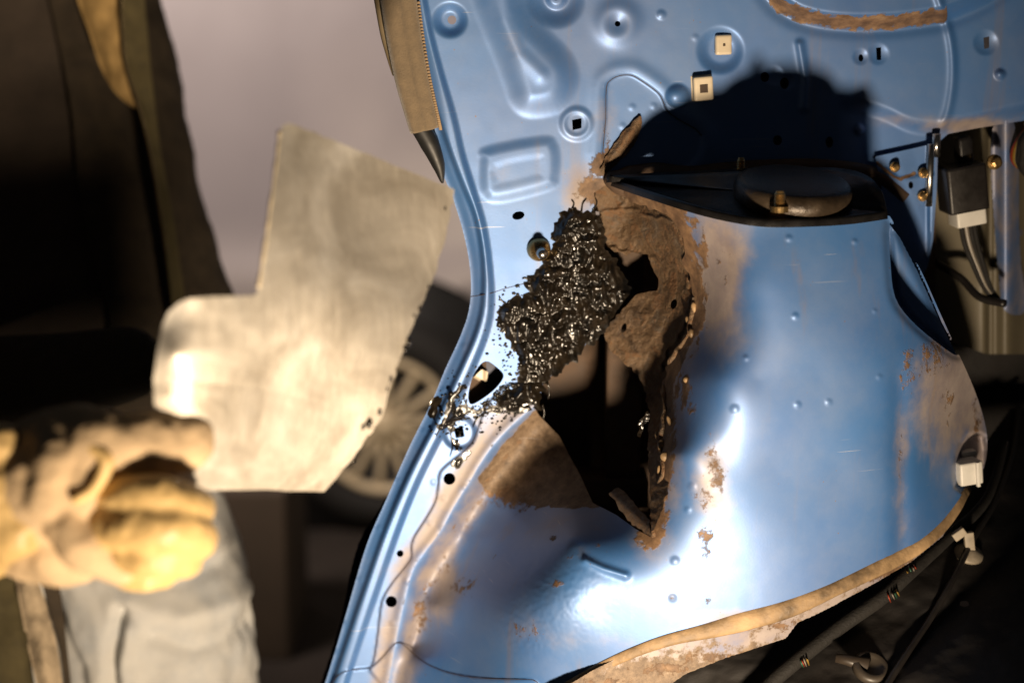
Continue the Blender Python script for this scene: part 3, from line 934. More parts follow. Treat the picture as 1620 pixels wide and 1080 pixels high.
# dark cavity behind the hole: outer arch skin and a closing member
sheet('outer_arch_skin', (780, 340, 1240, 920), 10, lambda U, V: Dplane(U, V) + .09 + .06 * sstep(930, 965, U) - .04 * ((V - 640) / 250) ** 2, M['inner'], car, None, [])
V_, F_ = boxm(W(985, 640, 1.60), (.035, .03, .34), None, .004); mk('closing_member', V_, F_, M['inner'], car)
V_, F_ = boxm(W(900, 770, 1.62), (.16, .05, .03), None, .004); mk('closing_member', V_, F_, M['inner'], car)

# seam lines where sheets overlap
for ln in (SEAM1, SEAM2, SEAM3):
    both = np.minimum(Dpanel(ln[:, 0], ln[:, 1]), np.where(ln[:, 0] > 628, Darch(ln[:, 0], ln[:, 1]), 9) if ln is SEAM3 else 9)
    V_, F_ = tube(W(ln[:, 0], ln[:, 1], both + .0001), .0004, 6)
    mk('seam_line', V_, F_, M['gap'], car)
ins_line = INSERT[:34]
V_, F_ = tube(W(ins_line[:, 0], ins_line[:, 1], Dpanel(ins_line[:, 0], ins_line[:, 1]) + .0001), .0005, 6)
mk('seam_line', V_, F_, M['gap'], car)

# outside skin folded behind the flange, its shade put in as dark navy
OUT = catmull([(650, 200), (668, 206), (690, 240), (712, 290), (735, 360), (748, 440), (742, 510), (706, 600), (672, 670), (632, 750), (596, 812), (572, 850), (556, 900), (540, 980), (515, 1060), (480, 1160)], 4)
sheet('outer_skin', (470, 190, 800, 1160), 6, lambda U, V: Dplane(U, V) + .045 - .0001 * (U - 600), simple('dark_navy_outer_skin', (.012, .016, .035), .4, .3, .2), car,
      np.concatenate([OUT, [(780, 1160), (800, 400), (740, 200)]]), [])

sheet('outer_side_skin', (790, -90, 1470, 480), 15, lambda U, V: Dplane(U, V) + .055, M['inner'], car, None, [[(880, 312), (1230, 312), (1230, 500), (880, 500)]])
PEEL = rough_poly([(1013, 181), (1015, 200), (1006, 226), (990, 246), (972, 262), (954, 276), (948, 268), (962, 244), (982, 214)], 6, 1.0, 33)
def Dpeel(U, V):
    t = np.clip((272 - V) / 90, 0, 1)
    w = (U - (954 + (272 - V) * .66)) / 12
    return Dpanel(U, V) - .0005 - .0014 * np.sin(np.pi * np.clip(t, 0, 1)) ** .8 - .0028 * np.exp(-w * w * 2.5) - .0012 * fbm(U / 8, V / 8, 3, 5)
sheet('peeling_strip', (940, 170, 1025, 285), 1.6, Dpeel, M['rusty'], car, PEEL, [])
# underseal / bitumen smeared over the joint
TAR = rough_poly([(889, 335), (905, 330), (922, 336), (938, 332), (950, 345), (955, 372), (958, 395), (968, 402), (985, 430), (1000, 455), (1008, 468), (992, 486), (968, 510), (955, 528), (925, 555), (900, 578), (868, 603),
                  (855, 625), (856, 650), (845, 640), (835, 640), (815, 652), (790, 645), (785, 630), (812, 612), (822, 590), (818, 560), (802, 540), (790, 520), (786, 495), (796, 480), (812, 470), (826, 472), (838, 462), (828, 446),
                  (840, 436), (852, 425), (862, 408), (872, 395), (873, 370), (880, 350)], 4, 2.6, 21)


def Dtar(U, V, poly=TAR, th=.007, base=Dpanel, lump=.007):
    s = sdf(U, V, poly)
    wu = U + 9 * (fbm(U / 30, V / 30, 2, 91) - .5); wv = V + 12 * (fbm(U / 30, V / 30, 2, 92) - .5)
    n = fbm(wu / 14, wv / 24, 2, 41); f = fbm(wu / 4.2, wv / 8.0, 2, 43); g = fbm(U / 3.2, V / 4.0, 1, 47)
    h = sstep(1.0, -16, s)
    dx = sstep(950, 1005, U) * .006
    return base(U, V) - .0006 - h * (th * .35 + lump * np.abs(n - .5) * 3.0 + lump * (.1 + .65 * fbm(U / 40, V / 40, 2, 95)) * (f - .3) + lump * .03 * g) + dx


sheet('black_underseal', (770, 318, 1020, 665), 1.3, Dtar, M['tar'], car, TAR, [], rim=.004)
SMEARS = [
    [(735, 640), (748, 648), (770, 646), (790, 640), (812, 628), (835, 636), (842, 648), (820, 655), (800, 648), (785, 656), (765, 650), (752, 660), (740, 652)],
    [(676, 655), (682, 632), (692, 626), (699, 632), (694, 645), (688, 660), (680, 662)],
    [(706, 645), (712, 625), (724, 612), (738, 607), (740, 614), (728, 622), (718, 634), (722, 648), (738, 636), (745, 648), (735, 662), (722, 668), (706, 676), (694, 680), (690, 676), (700, 664)],
    [(712, 664), (718, 675), (716, 690), (722, 700), (730, 695), (724, 712), (725, 726), (718, 735), (716, 742), (713, 730), (722, 722), (720, 708), (714, 700), (712, 685)],
    [(722, 726), (732, 722), (742, 710), (745, 714), (738, 728), (730, 736), (722, 742), (718, 736)]]
for i, sm in enumerate(SMEARS):
    P_ = rough_poly(sm, 5, 1.7, 50 + i)
    sheet('tar_smear', (P_[:, 0].min() - 4, P_[:, 1].min() - 4, P_[:, 0].max() + 4, P_[:, 1].max() + 4), 1.3,
          lambda U, V, P_=P_: Dtar(U, V, P_, .002, Dpanel, .0028) , M['tar'], car, P_, [circ((c[0], c[1]), 2.5, 10) for c in ([(770, 652), (755, 655), (815, 640)] if i == 0 else [])], rim=.001)

for k_, pts in enumerate([[(838, 446), (832, 440), (826, 441)], [(858, 640), (861, 652), (859, 664)], [(720, 668), (713, 684), (716, 705), (712, 722)], [(745, 650), (730, 658), (712, 662), (698, 676), (690, 690)],
                          [(800, 480), (792, 474), (790, 468)], [(905, 332), (908, 322), (904, 316)], [(938, 333), (944, 322), (942, 312)], [(920, 336), (922, 322), (928, 314)], [(770, 652), (755, 662), (748, 676)], [(866, 604), (869, 618), (867, 632)]]):
    q = catmull(pts, 4)
    V_, F_ = tube(W(q[:, 0], q[:, 1], Dpanel(q[:, 0], q[:, 1]) - .0012), [.0011, .0007, .0009, .0003], 6); mk('tar_string', V_, F_, M['tar'], car)
rs = np.random.RandomState(77)
crumbs = []
bm = bmesh.new(); bmesh.ops.create_icosphere(bm, subdivisions=1, radius=1)
IV = np.array([v_.co[:] for v_ in bm.verts]); IF = [tuple(q.index for q in f.verts) for f in bm.faces]; bm.free()
CU = np.concatenate([rs.normal(800, 34, 620), rs.normal(722, 18, 140), rs.normal(808, 16, 140)]); CV = np.concatenate([rs.normal(628, 20, 620), rs.normal(655, 26, 140), rs.normal(520, 40, 140)])
okc = (sdf(CU, CV, panel_outer) < -4) & (sdf(CU, CV, OPENING) > 3)
CU, CV = CU[okc], CV[okc]; CD = Dpanel(CU, CV)
for u, v, d0 in zip(CU, CV, CD):
    r = abs(rs.normal(0, 1.0)) + .8
    w_ = IV * (1 + .5 * (rs.rand(len(IV), 1) - .5))
    crumbs.append((W(u + w_[:, 0] * r * 1.3, v + w_[:, 1] * r * 1.1, d0 - w_[:, 2] * r * .0005), IF))
V_, F_ = join(*crumbs); tag(mk('tar_spatter', V_, F_, M['tar'], car), kind='stuff')

# threaded stud with domed washer
base = W(852, 394, Dpanel(np.array([852.0]), np.array([394.0]))[0])
V_, F_ = lathe([(.0105, -.001), (.0115, .001), (.0112, .004), (.0095, .0085), (.006, .011), (.0045, .012)], base, NW, 24); stud = mk('washer_stud', V_, F_, M['zinc'], car)
V_, F_ = lathe([(.0052, .010), (.0052, .024), (.0042, .0255), (.004, .0262)], base, NW, 20); mk('pin', V_, F_, M['bright'], stud)

# nylon trim clips
def clip(u, v, w, h, hole, rot, depth):
    c = W(u, v, depth)
    bx_, bz_ = NX * math.cos(rot) + NZ * math.sin(rot), -NX * math.sin(rot) + NZ * math.cos(rot)
    V_, F_ = boxm(c, (w, .007, h), [bx_, -NW, bz_], .0028, 3)
    o = mk('trim_clip', V_, F_, M['nylon'], car)
    V_, F_ = boxm(c + NW * .0034, (hole, .0016, hole), [bx_, -NW, bz_], 0); mk('socket', V_, F_, M['gap'], o, False)
    V_, F_ = boxm(c - NW * .006, (w * 1.1, .003, h * 1.06), [bx_, -NW, bz_], .001); mk('flange', V_, F_, M['nylon'], o)
clip(1144, 71, .0155, .0185, .0022, .04, Dpanel(np.array([1144.0]), np.array([71.0]))[0] - .004)
clip(1112, 140, .0185, .0225, .0075, .08, Dpanel(np.array([1112.0]), np.array([140.0]))[0] - .005)

# strut top plate, cap and studs
PLATE = [(958, 286), (985, 296), (1030, 311), (1100, 333), (1160, 347), (1215, 354), (1290, 353), (1350, 349), (1405, 341)]
pl = np.array(catmull(PLATE, 4))
front = W(pl[:, 0], pl[:, 1], Darch(pl[:, 0], pl[:, 1]) - .001)
backv = np.array([(960, 284), (1010, 280), (1100, 276), (1180, 272), (1260, 270), (1335, 272), (1375, 284), (1396, 306), (1404, 336)])
bk = catmull(backv, 4)
bt = front[-1].copy()
def at_height(u, v, z):
    ray = W(u, v, 1.0) - CAM
    return CAM + ray * ((z - CAM[2]) / ray[2])
zt = W(1290, 353, 1.29)[2]
ringp = [p for p in front] + [W(u, v, dd) for (u, v), dd in zip(bk[::-1], np.interp(np.arange(len(bk)), [0, 6, 12, 20, len(bk) - 4, len(bk) - 1], [float(Darch(np.array([1405.0]), np.array([341.0]))[0]), 1.40, 1.43, 1.45, 1.465, 1.47]))]
ringp = np.array(ringp)
cen = ringp.mean(0)
V_, F_ = [], []
n = len(ringp)
for q, dz, sc in ((0, -.003, .999), (1, .0015, .997), (2, .0035, .985), (3, .002, .90), (4, .001, .80)):
    for p in ringp: V_.append(cen + (p - cen) * sc + np.array([0, 0, dz]))
for q in range(4):
    for i in range(n): F_.append((q * n + i, q * n + (i + 1) % n, (q + 1) * n + (i + 1) % n, (q + 1) * n + i))
V_.append(cen + np.array([0, 0, .002])); F_ += [(4 * n + i, 4 * n + (i + 1) % n, 5 * n) for i in range(n)]
plate = mk('strut_top_plate', V_, F_, M['black_metal'], car)
capc = W(1254, 303, 1.40)
V_, F_ = lathe([(.052, -.012), (.0535, .0), (.053, .005), (.050, .009), (.045, .011), (.02, .0125), (.001, .013)], capc, (.04, -.2, 1), 48)
V_ = [capc + (np.array(p) - capc) * np.array([.98, 1.0, 1.0]) for p in V_]
mk('strut_cap', V_, F_, M['cap'], car)
def stud_at(u, v, d, r, h, m='zinc'):
    b0 = W(u, v, d)
    prof = [(r * 1.7, -.004), (r * 1.7, .001), (r, .0012)]
    k = int(h / .0016)
    for i in range(k):
        prof += [(r * 1.08, .0016 + i * .0016), (r * .9, .0024 + i * .0016)]
    prof += [(r * .7, .003 + k * .0016)]
    V_, F_ = lathe(prof, b0, (0, 0, 1), 18); return mk('threaded_stud', V_, F_, M[m], car, False)
stud_at(1233, 328, 1.352, .0046, .0125)
stud_at(1370, 303, 1.425, .0042, .009)
stud_at(1172, 268, 1.455, .004, .008)
# dark sealed fillet between plate and panel
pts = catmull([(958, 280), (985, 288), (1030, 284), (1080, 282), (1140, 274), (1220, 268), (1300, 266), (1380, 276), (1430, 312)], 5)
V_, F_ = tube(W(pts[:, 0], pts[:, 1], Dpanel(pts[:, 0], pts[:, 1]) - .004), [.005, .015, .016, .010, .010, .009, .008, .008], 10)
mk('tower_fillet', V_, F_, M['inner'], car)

# lower edge of the arch: sealed flange and lip below it
LOW = catmull([(846, 1115), (880, 1092), (905, 1078), (950, 1052), (1005, 1027), (1060, 1008), (1120, 994), (1180, 978), (1238, 962), (1290, 942), (1350, 914), (1405, 887), (1450, 864), (1486, 834), (1512, 802), (1533, 768)], 4)
V_, F_ = tube(W(LOW[:, 0], LOW[:, 1] + 3, Darch(LOW[:, 0], LOW[:, 1]) - .001), [.004, .0045, .0045, .005, .006, .009, .0085, .0065, .0075, .006, .0055, .004], 12, [(math.cos(2 * math.pi * i / 12), .32 * math.sin(2 * math.pi * i / 12)) for i in range(12)])
mk('seam_sealer', V_, F_, M['sealer'], car)
LIP = np.concatenate([LOW[2:] + np.array([0, 2]), [(1520, 806), (1490, 850), (1440, 890), (1380, 925), (1300, 968), (1262, 985), (1243, 1010), (1150, 1040), (1085, 1066), (1050, 1090), (1030, 1120), (870, 1120)]])
sheet('lower_lip', (850, 760, 1540, 1130), 3, lambda U, V: Darch(U, np.minimum(V, 1000)) + .006 + .00016 * np.clip(V - np.interp(U, LOW[:, 0], LOW[:, 1]), 0, 200), M['paint'], car, LIP, [], {
    'rust': blobs([(1060, 1060, 90, 20, .55), (1150, 1040, 110, 18, .6), (1230, 985, 40, 26, .6), (960, 1075, 60, 14, .5), (1400, 900, 120, 40, .7)]), 'grime': lambda U, V: np.full(U.shape, .8), 'bare': lambda U, V: .42 + .3 * sstep(1000, 1060, V - (1200 - U) * .1)})

# boot floor
FLT = TPS([(860, 1110, 1.50), (1060, 1035, 1.48), (1300, 975, 1.46), (1480, 860, 1.50), (1540, 790, 1.56), (1620, 640, 1.70), (1700, 900, 1.50), (1620, 1080, 1.34), (1400, 1080, 1.39), (1200, 1090, 1.44), (1720, 1180, 1.25), (1000, 1160, 1.46)], 1e-3)
def Dfloor(U, V):
    return FLT(U, V) - .02 * (fbm(U / 120, V / 70, 4, 77) - .5) + .012 * np.exp(-(ldist(U, V, [(1620, 860), (1480, 990), (1330, 1130)]) / 22) ** 2)
sheet('boot_floor', (860, 640, 1720, 1180), 4, Dfloor, M['floor_pan'], car, np.array([(862, 1112), (950, 1062), (1060, 1018), (1180, 990), (1300, 945), (1400, 895), (1480, 840), (1530, 770), (1560, 700), (1600, 645), (1718, 645), (1718, 1178), (864, 1178)]), [circ((1526, 955), 8, 12, 5)])

sheet('inner_sill', (1395, 430, 1720, 760), 12, lambda U, V: Dplane(U, V) + .14, M['floor_pan'], car, None, [])  # dark sheet added so the deep gap beside the tower stays black
# right rear: outer skin seen through the opening, pillar ridge, bracket
OLV = [(1440, 190), (1720, 160), (1720, 560), (1560, 560), (1500, 540), (1440, 430)]
def Dolive(U, V): return Dplane(U, V) + .07 - .03 * np.exp(-((U - 1592) / 22) ** 2) - .012 * np.exp(-((U - 1566) / 6) ** 2) + .00006 * (V - 300)
sheet('outer_quarter_skin', (1430, 150, 1720, 570), 3, Dolive, M['olive'], car, np.array(OLV), [circ((1615, 368), 4, 10, 6)])
sheet('pillar_rib', (1555, 170, 1640, 500), 3, lambda U, V: Dolive(U, V) - .012 - .010 * np.exp(-((U - 1592) / 18) ** 2), M['paint'], car, catmull([(1575, 190), (1600, 182), (1612, 250), (1612, 340), (1616, 420), (1625, 490), (1590, 492), (1580, 430), (1572, 330), (1568, 250)], 3, True), [],
      {'rust': blobs([(1575, 255, 12, 12, .5)]), 'grime': lambda U, V: np.full(U.shape, .55), 'bare': lambda U, V: U * 0})
BR = [(1384, 248), (1440, 236), (1474, 228), (1480, 232), (1478, 300), (1474, 372), (1470, 400), (1458, 440), (1430, 440), (1405, 345), (1395, 300)]
br = sheet('relay_bracket', (1375, 220, 1490, 450), 2.5, lambda U, V: Dpanel(U, V) - .010 - .006 * sstep(1466, 1472, U) + .0022 * sstep(3, -3, V - np.interp(U, [1385, 1410, 1420, 1440, 1470], [262, 270, 282, 280, 275])), M['paint'], car, BR, [circ((1441, 293), 4, 10, 6)],
      {'rust': lines([([(1388, 258), (1412, 278), (1424, 284), (1446, 275)], 4, .8)]), 'grime': lambda U, V: np.full(U.shape, .25), 'bare': lambda U, V: U * 0})
for (u, v) in [(1415, 264), (1459, 310), (1460, 273)]:
    c = W(u, v, Dpanel(np.array([float(u)]), np.array([float(v)]))[0] - .012)
    V_, F_ = lathe([(.0052, 0), (.0052, .002), (.0035, .0022), (.0035, .006), (.002, .007)], c, NW, 12); mk('screw', V_, F_, M['zinc'], car, False)
c = W(1572, 256, 1.54); V_, F_ = lathe([(.0075, 0), (.0075, .003), (.005, .0035), (.005, .009), (.003, .010)], c, NW, 14); mk('screw', V_, F_, M['zinc'], car, False)
V_, F_ = tube(W(np.array([1473, 1469]), np.array([228, 326]), Dpanel(np.array([1473.0, 1469]), np.array([228.0, 326])) - .017), .0036, 10); mk('bright_edge', V_, F_, M['bright'], br)
V_, F_ = tube(W(np.array([1482, 1481]), np.array([212, 248]), Dpanel(np.array([1482.0, 1481]), np.array([212.0, 248])) - .012), .004, 10); mk('bright_edge', V_, F_, M['bright'], br)

# ------------------------------------------------------------------ fittings and wiring
def dpt(u, v, off=0.0): return W(u, v, Dplane(np.array([float(u)]), np.array([float(v)]))[0] + off)


rl = thing('relay', dpt(1530, 360, .02), 'black square relay with white connector hanging at the right edge of the car panel', 'relay')
ax = [NX * .985 + NZ * .17, -NW, -NX * .17 + NZ * .985]
V_, F_ = boxm(dpt(1522, 296, .01), (.040, .032, .046), ax, .003); hs = mk('housing', V_, F_, M['black_plastic'], rl)
V_, F_ = boxm(dpt(1524, 240, .02), (.014, .016, .03), ax, .003); mk('mounting_tab', V_, F_, M['black_metal'], rl)
V_, F_ = boxm(dpt(1530, 342, .008), (.030, .024, .016), ax, .002); mk('connector', V_, F_, M['white_plastic'], rl)
for i, (du, key) in enumerate([(-10, 'cloth_tape'), (-3, 'wire_white'), (4, 'cloth_tape'), (10, 'cloth_tape')]):
    pts = catmull([(1530 + du, 352), (1536 + du, 385), (1548 + du * .8, 420), (1562 + du * .5, 455), (1580 + du * .3, 478)], 5)
    V_, F_ = tube(np.array([dpt(u, v, .0) for u, v in pts]), .0026, 8); mk('wire', V_, F_, M[key], rl)


def Dfl(u, v): return float(Dfloor(np.array([float(u)]), np.array([float(v)]))[0])


def loom(name, pts, depths, rad, mat, label, wires=(), n=6):
    p = catmull([(u, v, d) for (u, v), d in zip(pts, depths)], n)
    V_, F_ = tube(W(p[:, 0], p[:, 1], p[:, 2]), rad, 12)
    base = W(p[0, 0], p[0, 1], p[0, 2])
    t = thing(name, base, label, 'wiring')
    mk('sleeve', V_, F_, M[mat], t)
    return t, p


t, p = loom('wiring_loom', [(1590, 700), (1560, 790), (1500, 850), (1440, 905), (1395, 945), (1330, 990), (1260, 1045), (1210, 1090), (1180, 1140)], [Dfl(1590,700)-.01, Dfl(1560,790)-.01, Dfl(1500,850)-.012, Dfl(1440,905)-.012, Dfl(1395,945)-.012, Dfl(1330,990)-.012, Dfl(1260,1045)-.012, Dfl(1210,1090)-.012, Dfl(1180,1140)-.012], [.004, .005, .006, .0065, .007, .007, .007, .007], 'cloth_tape',
            'taped black wiring loom with bare coloured wires running along the dark boot floor')
for (u0, v0, u1, v1, d) in [(1448, 896, 1428, 910, Dfl(1440, 903) - .0165), (1420, 936, 1400, 948, Dfl(1410, 942) - .0165), (1275, 1044, 1262, 1052, Dfl(1268, 1048) - .0165)]:
    for i, key in enumerate(random.sample(['wire_green', 'wire_white', 'wire_red', 'wire_yellow', 'wire_red'], 4)):
        f = i / 3.0 * .7 + random.uniform(-.08, .08)
        uu, vv = u0 + (u1 - u0) * f, v0 + (v1 - v0) * f
        pts = W(np.array([uu - 2, uu + 1, uu + 4]), np.array([vv - random.uniform(3, 9), vv - 1, vv + random.uniform(4, 9)]) , np.array([d + .004, d - .006, d + .004]))
        V_, F_ = tube(pts, .0007, 6); mk('wire', V_, F_, M[key], t)
t2, _ = loom('thin_cable', [(1612, 640), (1600, 720), (1570, 800), (1540, 850), (1505, 920), (1470, 980), (1430, 1040), (1400, 1090), (1380, 1150)], [Dfl(u, v) - .006 for u, v in [(1612, 640), (1600, 720), (1570, 800), (1540, 850), (1505, 920), (1470, 980), (1430, 1040), (1400, 1090), (1380, 1150)]], .0032, 'black_plastic',
             'thin black cable crossing the dark boot floor beside the taped loom')
t3, _ = loom('dark_cable', [(1590, 480), (1550, 470), (1520, 440), (1480, 415)], [1.56, 1.58, 1.6, 1.62], .004, 'black_plastic', 'short dark cable behind the bracket under the relay')
wb = thing('wire_bundle', dpt(1615, 270, .0), 'red, yellow and white wires in a black sheath at the right picture edge', 'wiring')
for i, key in enumerate(['wire_red', 'wire_yellow', 'wire_white', 'cloth_tape', 'cloth_tape']):
    o_ = i * 5
    pts = catmull([(1660, 175 + o_), (1625, 205 + o_ * .6), (1604 + o_ * .8, 240), (1612 + o_ * .5, 262 + o_ * .3), (1660, 285 + o_)], 6)
    V_, F_ = tube(np.array([dpt(u, v, .01 - .003 * i) for u, v in pts]), .0036 if key != 'cloth_tape' else .005, 8); mk('wire', V_, F_, M[key], wb)
# white connector held in the side slot of the tower
cn = thing('white_connector', W(1531, 765, 1.51), 'white plastic connector block pushed into the slot at the right foot of the strut tower', 'connector')
axc = [np.array([.97, .2, .1]), np.array([-.2, .97, 0]), np.array([-.1, 0, .99])]
V_, F_ = boxm(W(1530, 745, 1.50), (.023, .02, .022), axc, .0022); mk('housing', V_, F_, M['white_plastic'], cn)
V_, F_ = boxm(W(1530, 716, 1.515), (.015, .010, .005), axc, .001); mk('latch', V_, F_, M['white_plastic'], cn)
V_, F_ = boxm(W(1547, 750, 1.49), (.003, .004, .024), axc, .0006); mk('rib', V_, F_, M['white_plastic'], cn)


def cable_clip(name, u, v, d, sc, rot, label):
    b0 = W(u, v, d)
    t = thing(name, b0, label, 'clip', 'pale clips on the boot floor')
    V_, F_ = lathe([(.014 * sc, -.001), (.0135 * sc, .002), (.009 * sc, .004), (.005 * sc, .006)], b0, nrm([.1, -.35, .9]), 24); mk('foot', V_, F_, M['dull_clip'], t)
    V_, F_ = boxm(b0 + np.array([0, 0, .012 * sc]), (.009 * sc, .006 * sc, .020 * sc), [np.array([math.cos(rot), 0, math.sin(rot)]), np.array([0, 1, 0]), np.array([-math.sin(rot), 0, math.cos(rot)])], .001); mk('post', V_, F_, M['dull_clip'], t)
    V_, F_ = boxm(b0 + np.array([-.010 * sc, 0, .020 * sc]), (.013 * sc, .006 * sc, .008 * sc), [np.array([math.cos(rot + .5), 0, math.sin(rot + .5)]), np.array([0, 1, 0]), np.array([-math.sin(rot + .5), 0, math.cos(rot + .5)])], .001); mk('jaw', V_, F_, M['dull_clip'], t)
    return t


cable_clip('cable_clip', 1532, 876, Dfl(1532, 876) - .002, 1.0, .15, 'small white cable clip standing on the dark floor right of the taped loom')
g = thing('grommet', W(1375, 1060, Dfl(1375, 1060)), 'pale translucent rubber grommet on the dark floor at the bottom edge', 'grommet', 'pale clips on the boot floor')
V_, F_ = lathe([(.017, -.002), (.0165, .003), (.012, .006), (.010, .003)], W(1378, 1056, Dfl(1378, 1056) - .003), nrm([.1, -.5, .85]), 24); mk('disc', V_, F_, simple('pale_rubber', (.05, .04, .03), .45), g)
V_, F_ = tube(W(np.array([1322, 1340, 1375]), np.array([1040, 1043, 1052]), Dfl(1350, 1048) - np.array([.002, .004, .012])), [.004, .005, .007], 10); mk('stem', V_, F_, simple('pale_rubber_stem', (.04, .03, .022), .45), g)

# weatherstrip on the door aperture flange
sp = catmull([(618, -70), (628, 0), (637, 60), (648, 120), (660, 170), (669, 206)], 6)
ws = thing('weatherstrip', W(669, 206, 1.45), 'brown velour weatherstrip pushed over the top of the blue flange, cut off at its end', 'weatherstrip')
Dsp = Dplane(sp[:, 0], sp[:, 1])
prof = [(1, -.2), (.95, .35), (.55, .62), (.1, .55), (-.05, .35), (-.3, .5), (-.7, .45), (-1, .1), (-.9, -.3), (0, -.5)]
V_, F_ = tube(W(sp[:, 0] + 3, sp[:, 1], Dsp - .008), [.0165, .0165, .0155, .0135], prof=prof); mk('velour_body', V_, F_, M['fabric_strip'], ws)
V_, F_ = tube(W(sp[:20, 0] - 24, sp[:20, 1] - 10, Dsp[:20] + .004), [.008, .008, .007, .003], 10); mk('bulb', V_, F_, simple('beige_bulb', (.22, .17, .10), .7), ws)
ribs = []
for i, tt in enumerate(np.linspace(0.22, 1, 46)):
    k = tt * (len(sp) - 1); i0 = min(int(k), len(sp) - 2); q = sp[i0] + (sp[i0 + 1] - sp[i0]) * (k - i0)
    w_ = np.interp(tt, [0, 1], [.0185, .0145])
    c = W(q[0] + 3 + w_ / .00058, q[1] - 2, Dplane(q[0], q[1]) - .012)
    ribs.append(boxm(c, (.0028, .003, .0022), None))
V_, F_ = join(*ribs); tag(mk('stitched_edge', V_, F_, simple('tan_stitch', (.3, .21, .12), .8), ws), kind='stuff')
# bare dark channel below its end
pts = catmull([(664, 200), (680, 228), (694, 262), (700, 290)], 5)
V_, F_ = tube(W(pts[:, 0], pts[:, 1], Dplane(pts[:, 0], pts[:, 1]) + .001), [.009, .009, .006, .001], 10); mk('rubber_core', V_, F_, M['rubber'], ws)

# ------------------------------------------------------------------ the steel patch
PATCH = np.concatenate([rough_poly([(441, 214), (446, 200), (456, 195), (470, 199), (540, 227), (640, 268), (719, 300)], 14, .5, 1, False),
                        rough_poly([(719, 300), (706, 370), (690, 430), (668, 480), (642, 540), (622, 600), (604, 660), (560, 722), (513, 778)], 9, .9, 2, False),
                        rough_poly([(513, 778), (420, 774), (330, 775), (270, 770)], 16, .6, 3, False),
                        [(252, 700), (244, 640), (243, 600), (249, 555), (258, 512), (266, 494), (284, 478), (300, 472), (340, 469), (398, 468), (406, 466), (409, 452), (416, 410), (424, 350), (432, 285)]])
PT = TPS([(455, 195, 1.125), (719, 300, 1.235), (690, 430, 1.225), (430, 300, 1.10), (560, 350, 1.16), (415, 460, 1.085), (540, 470, 1.135), (660, 500, 1.20), (300, 475, 1.05), (245, 600, 1.055), (258, 520, 1.052), (275, 560, 1.046),
          (330, 600, 1.068), (420, 600, 1.105), (520, 600, 1.148), (610, 640, 1.195), (330, 700, 1.085), (430, 700, 1.135), (330, 775, 1.128), (430, 775, 1.17), (513, 778, 1.205), (250, 700, 1.062), (265, 770, 1.085)], 1e-4)
def Dpatch(U, V): return PT(U, V) - .0022 * (fbm(U / 70, V / 70, 3, 61) - .5) + .0003 * np.exp(-(ldist(U, V, [(270, 600), (400, 612), (520, 640)]) / 5) ** 2)
patch = thing('metal_patch', W(420, 776, 1.15), 'bare steel repair patch with a notched corner, held up in a leather glove', 'metal patch')
sheet('plate', (235, 185, 730, 790), 2.5, Dpatch, M['steel'], patch, PATCH, [], rim=.0016)
# ground left edge, its glints put in as a pale tube, and tar crumbs on the right edge
pts = catmull([(442, 208), (436, 262), (427, 330), (418, 395), (409, 455)], 8)
V_, F_ = tube(W(pts[:, 0], pts[:, 1], Dpatch(pts[:, 0], pts[:, 1]) + .0008), [random.uniform(.0008, .0019) for _ in pts], 8); mk('ground_edge', V_, F_, M['nylon'], patch)
for i, (u, v, s_) in enumerate([(678, 455, 3), (664, 490, 4), (655, 500, 3), (646, 540, 7), (640, 552, 5), (618, 600, 5), (612, 615, 3), (600, 650, 6), (584, 668, 9), (574, 674, 5), (704, 330, 3), (560, 728, 3)]):
    bm = bmesh.new(); bmesh.ops.create_icosphere(bm, subdivisions=2, radius=1)
    rs = np.random.RandomState(i)
    V_ = np.array([v_.co[:] for v_ in bm.verts]); F_ = [tuple(q.index for q in f.verts) for f in bm.faces]; bm.free()
    V_ = V_ * (1 + .45 * (rs.rand(len(V_), 1) - .5))
    mk('tar_crumb', W(u + V_[:, 0] * s_ * .7, v + V_[:, 1] * s_ * 1.2, Dpatch(np.array([float(u)]), np.array([float(v)]))[0] - V_[:, 2] * s_ * .0005), F_, M['tar'], patch)

# ------------------------------------------------------------------ the person
PD = .25      # the person stands this much behind the patch hand
person = thing('person', np.array([-.62, 2.0, 0.0]), 'person in an open dark jacket, faded jeans and leather work glove, holding the steel patch', 'person')


def rings(name, rows, mat, parent, n=64, fold=0.0, seed=0, a0=0.0, a1=2 * math.pi, fs=1.0, extra=None):
    """rows: (v, u_left, u_right, depth, half thickness) -> cloth tube around the body"""
    R = np.array(rows, float)
    T = np.linspace(0, len(R) - 1, (len(R) - 1) * 14 + 1)
    rr = np.stack([np.interp(T, np.arange(len(R)), R[:, k]) for k in range(5)], 1)
    closed = abs(a1 - a0 - 2 * math.pi) < 1e-6
    ang = np.linspace(a0, a1, n, endpoint=not closed)
    V_ = []
    for j, (v, ul, ur, d, h) in enumerate(rr):
        d = d + PD
        rx = (ur - ul) / 2 * S * d
        f = fold * (fbm(ang * 3.0 * fs + 5, np.full(n, v / 60.0 * fs), 3, seed) - .5)
        if extra: f = f + extra((ul + ur) / 2 + np.cos(ang) * (ur - ul) / 2, v, np.sin(ang) > 0)
        V_.append(W(810 + ((ul + ur) / 2 - 810) + 0 * ang, v, d) + (np.cos(ang) * (rx + f))[:, None] * np.array([1, 0, 0]) + (-np.sin(ang) * (h + f))[:, None] * np.array([0, 1.0, 0]))
    V_ = np.array(V_); m_ = len(rr)
    idx = np.arange(m_ * n).reshape(m_, n)
    if closed: nxt = np.roll(idx, -1, 1)
    else: nxt = idx[:, 1:]; 
    cur = idx if closed else idx[:, :-1]
    Fq = np.stack([cur[:-1], nxt[:-1], nxt[1:], cur[1:]], -1).reshape(-1, 4)
    return mk(name, V_.reshape(-1, 3), Fq, mat, parent)


